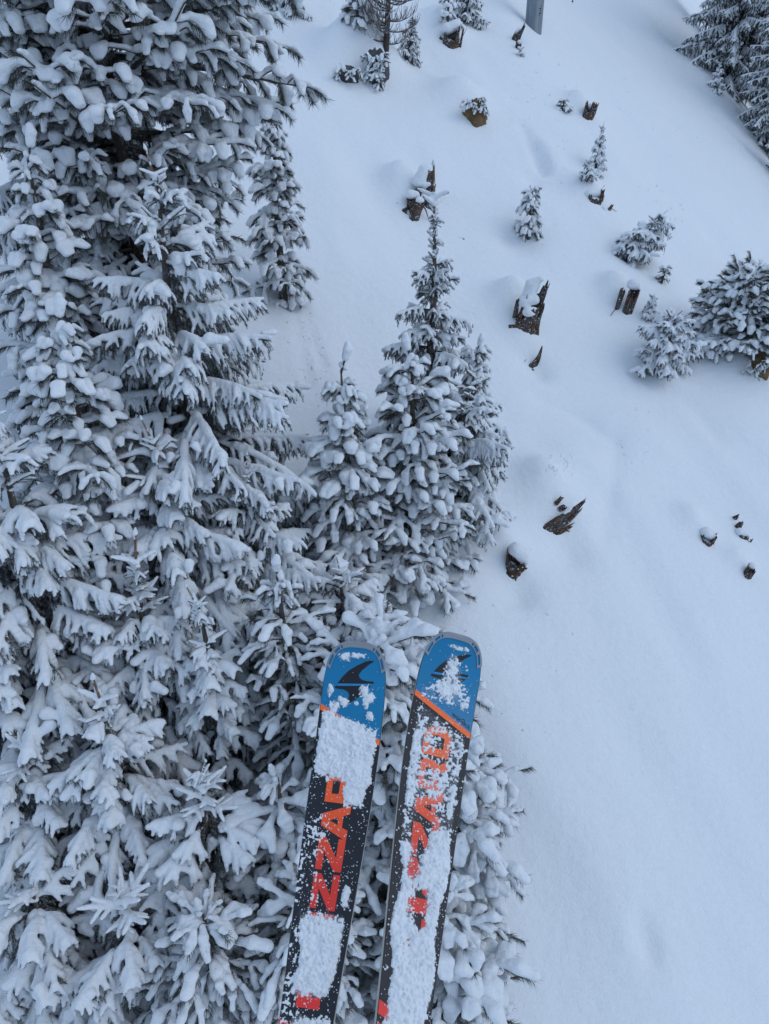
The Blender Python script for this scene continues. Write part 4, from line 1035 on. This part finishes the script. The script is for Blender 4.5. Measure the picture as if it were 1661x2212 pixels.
LETTERS = {   # outlines in a box: first coordinate along the word, second from the foot to the head of the letter
    'B': ([(0, 0), (0.74, 0), (0.92, 0.1), (0.95, 0.36), (0.84, 0.5), (0.95, 0.64), (0.92, 0.9), (0.74, 1), (0, 1)], [[(0.26, 0.2), (0.26, 0.40), (0.66, 0.40), (0.70, 0.30), (0.66, 0.2)], [(0.26, 0.6), (0.26, 0.8), (0.66, 0.8), (0.70, 0.7), (0.66, 0.6)]]),
    'L': ([(0, 0), (0.95, 0), (0.95, 0.24), (0.30, 0.24), (0.30, 1), (0, 1)], []),
    'I': ([(0.05, 0), (0.95, 0), (0.95, 1), (0.05, 1)], []),
    'Z': ([(0, 0), (0.97, 0), (0.97, 0.27), (0.40, 0.27), (0.97, 0.72), (0.97, 1), (0.02, 1), (0.02, 0.74), (0.56, 0.74), (0, 0.28)], []),
    'A': ([(-0.06, 0), (0.27, 0), (0.34, 0.22), (0.70, 0.22), (0.78, 0), (1.06, 0), (0.72, 1), (0.34, 1)], [[(0.41, 0.40), (0.52, 0.70), (0.63, 0.40)]]),
    'R': ([(0, 0), (0.28, 0), (0.28, 0.30), (0.52, 0.30), (0.72, 0), (1.02, 0), (0.82, 0.34), (0.95, 0.46), (0.97, 0.86), (0.80, 1), (0, 1)], [[(0.27, 0.52), (0.27, 0.78), (0.66, 0.78), (0.70, 0.65), (0.66, 0.52)]]),
    'D': ([(0, 0), (0.72, 0), (0.93, 0.2), (0.97, 0.5), (0.93, 0.8), (0.72, 1), (0, 1)], [[(0.27, 0.24), (0.27, 0.76), (0.62, 0.76), (0.70, 0.5), (0.62, 0.24)]]),
}
WORD = [('D', 0.176, 0.234), ('R', 0.239, 0.297), ('A', 0.302, 0.358), ('Z', 0.357, 0.413), ('Z', 0.416, 0.474), ('I', 0.478, 0.504), ('L', 0.507, 0.552), ('B', 0.556, 0.615)]
FIN_UP = [(0.078, -0.5356), (0.0643, -0.3971), (0.0523, -0.2209), (0.0423, 0.0313), (0.0335, 0.3277), (0.0312, 0.5055), (0.0312, 0.6476), (0.0396, 0.4204), (0.0503, 0.2053), (0.0584, 0.1145), (0.0638, 0.1435), (0.0677, 0.2428), (0.069, 0.4103), (0.0685, 0.5865), (0.0701, 0.6233), (0.0726, 0.6065)]
FIN_DN = [(0.0831, -0.5888), (0.0868, -0.6066), (0.088, -0.5233), (0.0885, -0.3042), (0.0917, -0.1783), (0.0975, -0.1169), (0.1043, -0.1317), (0.1128, -0.2293), (0.1223, -0.3237), (0.1164, -0.1834), (0.1073, 0.028), (0.0966, 0.2407), (0.0869, 0.3841), (0.0766, 0.536)]
FIN_GAP = [(0.0786, -0.5436), (0.0731, 0.5861), (0.0764, 0.5359), (0.0824, -0.5209)]

def ski(label, P0, yaw, pit, rol, snow_fn, seed, small_text):
    fwd = np.array([math.sin(yaw) * math.cos(pit), math.cos(yaw) * math.cos(pit), math.sin(pit)])
    side = np.array([math.cos(yaw), -math.sin(yaw), 0.0]); up = np.cross(side, fwd)
    sd = side * math.cos(rol) + up * math.sin(rol); un = np.cross(sd, fwd)
    M = Matrix(((sd[0], fwd[0], un[0], P0[0]), (sd[1], fwd[1], un[1], P0[1]), (sd[2], fwd[2], un[2], P0[2] + CAM_Z), (0, 0, 0, 1)))
    root = link('ski', None); root.matrix_world = M
    tag(root, label, 'ski', 'pair of skis')
    def S(s, t, n=0.0):                                   # local point: x across, y forward, z out of the top
        s = np.asarray(s, float); t = np.asarray(t, float)
        ds = 1e-3; sl = (ski_rise(s + ds) - ski_rise(s - ds)) / (2 * ds); q = np.sqrt(1 + sl * sl)
        return np.stack(np.broadcast_arrays(t * ski_w(s), -s + n * sl / q * 1.0, ski_rise(s) + n / q), -1)
    def poly(outline, holes, name, mat, n, to_st, dens=0.006):
        loops = [outline] + holes; pts = []; edges = []
        for lp in loops:
            st = [to_st(*p) for p in lp]; q = []
            for a, b in zip(st, st[1:] + st[:1]):
                k = max(1, int(math.ceil(math.hypot(b[0] - a[0], (b[1] - a[1]) * 0.06) / dens)))
                q += [(a[0] + (b[0] - a[0]) * i / k, a[1] + (b[1] - a[1]) * i / k) for i in range(k)]
            b0 = len(pts); pts += q; edges += [(b0 + i, b0 + (i + 1) % len(q)) for i in range(len(q))]
        res = delaunay_2d_cdt([Vector((p[0] * 16, p[1])) for p in pts], edges, [], 0, 1e-6)
        vv = [(v.x / 16, v.y) for v in res[0]]
        def inside(p, lp):
            c = False
            for (x1, y1), (x2, y2) in zip(lp, lp[1:] + lp[:1]):
                if (y1 > p[1]) != (y2 > p[1]) and p[0] < (x2 - x1) * (p[1] - y1) / (y2 - y1) + x1: c = not c
            return c
        st_loops = [[to_st(*p) for p in lp] for lp in loops]; ff = []
        for f in res[2]:
            c = (sum(vv[i][0] for i in f) / len(f), sum(vv[i][1] for i in f) / len(f))
            if inside(c, st_loops[0]) and not any(inside(c, h) for h in st_loops[1:]): ff.append(tuple(f))
        co = S([p[0] for p in vv], [p[1] for p in vv], n)
        me = mesh_from(name, co, ff, [mat], False)
        at_ = me.attributes.new('run', 'FLOAT', 'POINT'); at_.data.foreach_set('value', np.array([min(1, max(0, (p[0] - 0.17) / 0.45)) for p in vv], np.float32))
        bm = bmesh.new(); bm.from_mesh(me); bmesh.ops.recalc_face_normals(bm, faces=bm.faces)
        for f in bm.faces:
            if f.normal.z < 0: f.normal_flip()
        bm.to_mesh(me); bm.free()
        return link(name, me, root)
    # body: black top, pale side walls, base
    ss = np.concatenate([np.linspace(0.0004, 0.02, 14), np.linspace(0.025, 0.35, 50), np.linspace(0.37, 1.70, 50), [1.7199]])
    prof = [(-1.0, -1.0), (-1.0, -0.12), (-0.985, 0.0)] + [(t, 0.0) for t in np.linspace(-0.9, 0.9, 9)] + [(0.985, 0.0), (1.0, -0.12), (1.0, -1.0)]
    V = []; k = len(prof)
    for s in ss:
        th = 0.005 + 0.011 * float(smooth01((s - 0.05) / 0.6))
        for (t, z) in prof: V.append(S(s, t, z * th))
    V = np.array(V); F = []; mi = []
    for i in range(len(ss) - 1):
        for j in range(k):
            j2 = (j + 1) % k; F.append((i * k + j, (i + 1) * k + j, (i + 1) * k + j2, i * k + j2))
            mi.append(1 if j in (0, k - 2) else (2 if j == k - 1 else 0))
    F.append(tuple(range(k))[::-1]); mi.append(1); F.append(tuple((len(ss) - 1) * k + j for j in range(k))); mi.append(1)
    body = link('body', mesh_from('body', V, F, [M_BLACK, M_RIM, M_INK], False, mi), root)
    bm = bmesh.new(); bm.from_mesh(body.data); bmesh.ops.recalc_face_normals(bm, faces=bm.faces); bm.to_mesh(body.data); bm.free()
    sline = lambda t: 0.1465 + 0.0285 * t
    def sheet(name, f0, f1, mat, n, ns=40, nt=16, tw=0.982):
        V = []; 
        for i in range(ns):
            for j in range(nt):
                t = -tw + 2 * tw * j / (nt - 1); a, b = f0(t), f1(t); s = a + (b - a) * (i / (ns - 1)) ** 1.4
                V.append(S(s, t, n))
        F = np.array([(i * nt + j, (i + 1) * nt + j, (i + 1) * nt + j + 1, i * nt + j + 1) for i in range(ns - 1) for j in range(nt - 1)])
        me = mesh_from(name, V, F, [mat], True)
        at_ = me.attributes.new('run', 'FLOAT', 'POINT')
        o = link(name, me, root); return o
    sheet('tip_panel', lambda t: 0.0008, sline, M_BLUE, 0.0005)
    sheet('stripe', sline, lambda t: sline(t) + 0.011, M_ORANGE, 0.0006, 4)
    sheet('stripe', lambda t: sline(t) - 0.002, sline, M_BLUE2, 0.0008, 3)
    ident = lambda a, b: (a, b)
    poly(FIN_UP, [], 'emblem', M_INK, 0.0010, ident); poly(FIN_DN, [], 'emblem', M_INK, 0.0010, ident); poly(FIN_GAP, [], 'emblem', M_BLUE2, 0.0010, ident)
    for ch, s0, s1 in WORD:
        o_, h_ = LETTERS[ch]
        poly(o_, h_, 'letter', M_ORANGE, 0.0006, lambda a, b, s0=s0, s1=s1: (s1 - a * (s1 - s0), 0.40 - b * 0.86))
    # a second print starts behind the word
    for (a0, a1) in ((0.632, 0.650), (0.660, 0.690), (0.70, 0.74)):
        poly([(a0, -0.98), (a0 + 0.012, -0.2), (a1 + 0.012, -0.2), (a1, -0.98)], [], 'print_bar', M_ORANGE, 0.0006, ident)
    if small_text:
        cu = bpy.data.curves.new('small_print', 'FONT'); cu.body = 'wooBca'; cu.size = 1.0
        to = bpy.data.objects.new('small_print', cu); C.objects.link(to)
        dg = bpy.context.evaluated_depsgraph_get(); me = bpy.data.meshes.new_from_object(to.evaluated_get(dg))
        bpy.data.objects.remove(to)
        co = np.array([v.co[:] for v in me.vertices]); wmax = co[:, 0].max()
        tt = 0.30 + co[:, 0] / wmax * 0.62; s_ = sline(tt) - 0.0045 - co[:, 1] * 0.0105 / 0.7
        P_ = S(s_, tt, 0.0010); me.vertices.foreach_set('co', P_.astype(np.float32).ravel()); me.materials.clear(); me.materials.append(M_INK); me.update()
        link('small_print', me, root)
    # tip guard: outer rim, inner rim, bridges
    sg = 0.047
    arc = [(s, -1) for s in np.concatenate([np.linspace(sg, 0.012, 14), np.linspace(0.010, 0.0006, 12)])]; arc += [(0.0, 0)]; arc += [(s, -t) for s, t in arc[:-1][::-1]]
    A = np.array([[t * float(ski_w(s)), s] for s, t in arc]); cen = np.array([0, 0.085])
    def ring(off):
        d = cen - A; d /= np.linalg.norm(d, axis=1)[:, None]; return A + d * off
    def band(o0, o1, n0, name, rng=None, par=None):
        a, b = ring(o0), ring(o1); idx = range(len(A)) if rng is None else range(*rng)
        V = []; 
        for i in idx:
            for (q, z) in ((a, -0.004 if o0 <= 0 else n0 - 0.0015), (a, n0), (b, n0), (b, n0 - 0.0018)):
                s = max(q[i, 1], 0.0003) if q[i, 1] > 0 else q[i, 1]
                p = S(max(s, 0.0), 0, z); V.append([q[i, 0], p[1] + (max(s, 0.0) - s), p[2]])
        m = len(V) // 4; F = [(4 * i + j, 4 * i + j + 1, 4 * i + 4 + j + 1, 4 * i + 4 + j) for i in range(m - 1) for j in range(3)] + [(0, 1, 2, 3), (4 * m - 1, 4 * m - 2, 4 * m - 3, 4 * m - 4)]
        o = link(name, mesh_from(name, V, F, [M_TIP], False), par or root)
        bm = bmesh.new(); bm.from_mesh(o.data); bmesh.ops.recalc_face_normals(bm, faces=bm.faces); bm.to_mesh(o.data); bm.free(); return o
    gd = band(-0.0012, 0.0028, 0.0030, 'tip_guard')
    band(0.0080, 0.0098, 0.0024, 'guard_rib', None, gd)
    n = len(A); band(0.0026, 0.0098, 0.0026, 'guard_plate', (n // 2 - 6, n // 2 + 7), gd)
    for i in (0, 9, 16, n - 19, n - 12, n - 3): band(0.0026, 0.0082, 0.0025, 'guard_bridge', (i, i + 3), gd)
    # snow lying on the top: ragged crust and loose grains
    rs = np.random.RandomState(seed); ds = 0.0013
    sv = np.arange(0.004, 0.80, ds); tv = np.linspace(-0.99, 0.99, 96)
    SS, TT = np.meshgrid(sv, tv, indexing='ij'); XX = TT * ski_w(SS)
    nz = 0.5 + 0.5 * (0.30 * lnoise(SS / 0.019, XX / 0.019, seed) + 0.40 * lnoise(SS / 0.0075, XX / 0.0075, seed + 1) + 0.55 * lnoise(SS / 0.0034, XX / 0.0034, seed + 2))
    cov = snow_fn(SS, TT, XX)
    dlt = cov - nz - 0.01
    ok = dlt > 0
    ht = 0.0006 + 0.0105 * np.clip(dlt, 0, 1) ** 1.0 * (0.5 + 1.0 * (0.5 + 0.5 * lnoise(SS / 0.012, XX / 0.012, seed + 3))) + 0.0009 * lnoise(SS / 0.0040, XX / 0.0040, seed + 4)
    edge = np.clip((1 - np.abs(TT)) / 0.12, 0.15, 1)
    ht = np.where(ok, np.maximum(ht, 0.0012) * edge, -0.0006)
    co = S(SS, TT, ht).reshape(-1, 3); nS, nT = SS.shape; I = np.arange(nS * nT).reshape(nS, nT)
    fm = ok[:-1, :-1] | ok[1:, :-1] | ok[:-1, 1:] | ok[1:, 1:]
    q = np.stack([I[:-1, :-1], I[1:, :-1], I[1:, 1:], I[:-1, 1:]], -1)[fm]
    us, invr = np.unique(q, return_inverse=True)
    link('snow_crust', mesh_from('snow_crust', co[us], invr.reshape(q.shape), [M_CRUST], True), root)
    thin = np.clip(cov * 1.0, 0, 1) * np.clip((1 - np.abs(TT)) / 0.08, 0, 1)
    fmf = (thin > 0.2)[:-1:2, :-1:2]; Iq = np.stack([I[:-2:2, :-2:2], I[2::2, :-2:2], I[2::2, 2::2], I[:-2:2, 2::2]], -1)
    qf = Iq[fmf[:Iq.shape[0], :Iq.shape[1]]]; uf, ivf = np.unique(qf, return_inverse=True)
    fme = mesh_from('frost', S(SS, TT, 0.0016).reshape(-1, 3)[uf], ivf.reshape(qf.shape), [M_FROST], True)
    fa = fme.attributes.new('cover', 'FLOAT', 'POINT'); fa.data.foreach_set('value', thin.ravel()[uf].astype(np.float32))
    link('frost', fme, root)
    gv = []; gf = []; ov = np.array([(1, 0, 0), (-1, 0, 0), (0, 1, 0), (0, -1, 0), (0, 0, 1), (0, 0, -1)], float); of = [(0, 2, 4), (2, 1, 4), (1, 3, 4), (3, 0, 4), (2, 0, 5), (1, 2, 5), (3, 1, 5), (0, 3, 5)]
    for _ in range(3600):
        s = rs.uniform(0.02, 0.78); t = rs.uniform(-0.96, 0.96)
        i = min(nS - 1, int((s - 0.004) / ds)); j = int((t + 0.99) / 1.98 * 95); c = cov[i, j]
        pr = 0.22 + 0.9 * c if s > 0.15 else 0.05 + 0.8 * c
        if rs.rand() > pr or ok[i, j]: continue
        p = S(s, t, 0.0012); r = rs.uniform(0.0005, 0.0014) * (1.6 if rs.rand() < 0.1 else 1)
        b = len(gv); gv += list(p + ov * r * rs.uniform(0.6, 1.4, (6, 3))); gf += [tuple(x + b for x in f) for f in of]
    tag(link('snow_grains', mesh_from('snow_grains', np.array(gv), gf, [M_CRUST], False), root), kind='stuff')
    return root

def blob(s, x, s0, x0, rs_, rx): return np.exp(-(((s - s0) / rs_) ** 2 + ((x - x0) / rx) ** 2) ** 1.5)
def band_mask(s, a, b, soft): return smooth01((s - a) / soft) * smooth01((b - s) / soft)
def snow_left(s, t, x):
    top = 0.126 + 0.018 * t
    m = band_mask(s, top, 0.275 + 0.01 * t, 0.035) * smooth01((0.99 - np.abs(t + 0.02)) / 0.22)
    m = np.maximum(m, band_mask(s, 0.20, 0.322, 0.045) * smooth01((t + 0.10) / 0.4) * smooth01((0.86 - t) / 0.22))
    m2 = band_mask(s, 0.462, 0.618, 0.04) * smooth01((t + 0.80 - 0.1 * np.sin(s * 60)) / 0.32) * smooth01((0.92 - 0.24 * np.clip((s - 0.56) / 0.05, 0, 1) - t) / 0.25)
    m3 = band_mask(s, 0.610, 0.90, 0.035) * smooth01((t + 0.70) / 0.3) * smooth01((0.98 - t) / 0.22)
    m = np.maximum(np.maximum(m, m2), m3)
    for (a, b, p, q) in ((0.087, 0.022, 0.013, 0.013), (0.098, 0.034, 0.010, 0.013), (0.106, 0.028, 0.012, 0.008), (0.092, -0.047, 0.013, 0.008), (0.120, -0.034, 0.014, 0.012), (0.112, -0.016, 0.010, 0.012), (0.105, -0.026, 0.006, 0.006), (0.133, 0.038, 0.010, 0.009), (0.028, -0.024, 0.010, 0.014), (0.024, 0.0, 0.006, 0.016), (0.450, 0.036, 0.020, 0.008), (0.112, 0.008, 0.005, 0.005)):
        m = np.maximum(m, 0.88 * blob(s, x, a, b, p, q))
    spk = 0.24 * smooth01((s - 0.30) / 0.05) * smooth01((0.1 - t) / 0.5) + 0.10 * (s > 0.2)
    return np.maximum(m * 1.02, spk)
def snow_right(s, t, x):
    m = 0.60 * blob(s, x, 0.082, 0.006, 0.036, 0.026) + 0.46 * blob(s, x, 0.112, 0.004, 0.024, 0.050) + 0.42 * blob(s, x, 0.05, 0.0, 0.024, 0.016)
    m = np.maximum(m, 0.46 * band_mask(s, 0.10, 0.14, 0.012) * smooth01((0.95 - np.abs(t)) / 0.2))
    body = smooth01((t + 0.90) / 0.16) * smooth01((0.92 - t) / 0.16)
    m = np.maximum(m, (0.50 + 0.05 * np.sin(s * 70)) * band_mask(s, 0.150 + 0.0285 * t, 0.40, 0.02) * body)
    m = np.maximum(m, 0.78 * band_mask(s, 0.17, 0.36, 0.04) * smooth01((t + 0.88) / 0.14) * smooth01((-0.30 - t) / 0.30))
    m = np.maximum(m, 0.80 * band_mask(s, 0.26, 0.36, 0.03) * smooth01((t - 0.45) / 0.25) * smooth01((0.86 - t) / 0.14))
    d = band_mask(s, 0.352 - 0.03 * t, 0.90, 0.04) * smooth01((t + 0.86 - 0.12 * np.sin(s * 45)) / 0.24) * smooth01((0.92 - 0.10 * np.sin(s * 38 + 1) - t) / 0.22)
    m = np.maximum(m, 0.99 * d)
    for (a, b, p, q, k) in ((0.385, -0.010, 0.036, 0.019, 0.80), (0.435, -0.016, 0.022, 0.013, 0.6), (0.487, 0.000, 0.030, 0.018, 0.85), (0.515, 0.008, 0.016, 0.010, 0.75), (0.548, -0.012, 0.014, 0.010, 0.45), (0.21, 0.004, 0.034, 0.022, 0.3), (0.64, -0.040, 0.03, 0.014, 0.9), (0.34, -0.004, 0.03, 0.018, 0.25)):
        m = m * (1 - k * blob(s, x, a, b, p, q))
    m = np.maximum(m, 0.72 * blob(s, x, 0.024, 0.006, 0.006, 0.028))
    return np.maximum(m, 0.14 * (s > 0.15))
ski('left ski with bare orange letters on black and blue tip, snow in patches', (-0.0497, 1.1824, -0.9749), 0.1352, 0.4623, -0.0119, snow_left, 21, False)
ski('right ski tilted sideways, mostly crusted with snow, orange letters half hidden', (0.1357, 1.1961, -0.9662), 0.1765, 0.3967, -0.311, snow_right, 22, True)
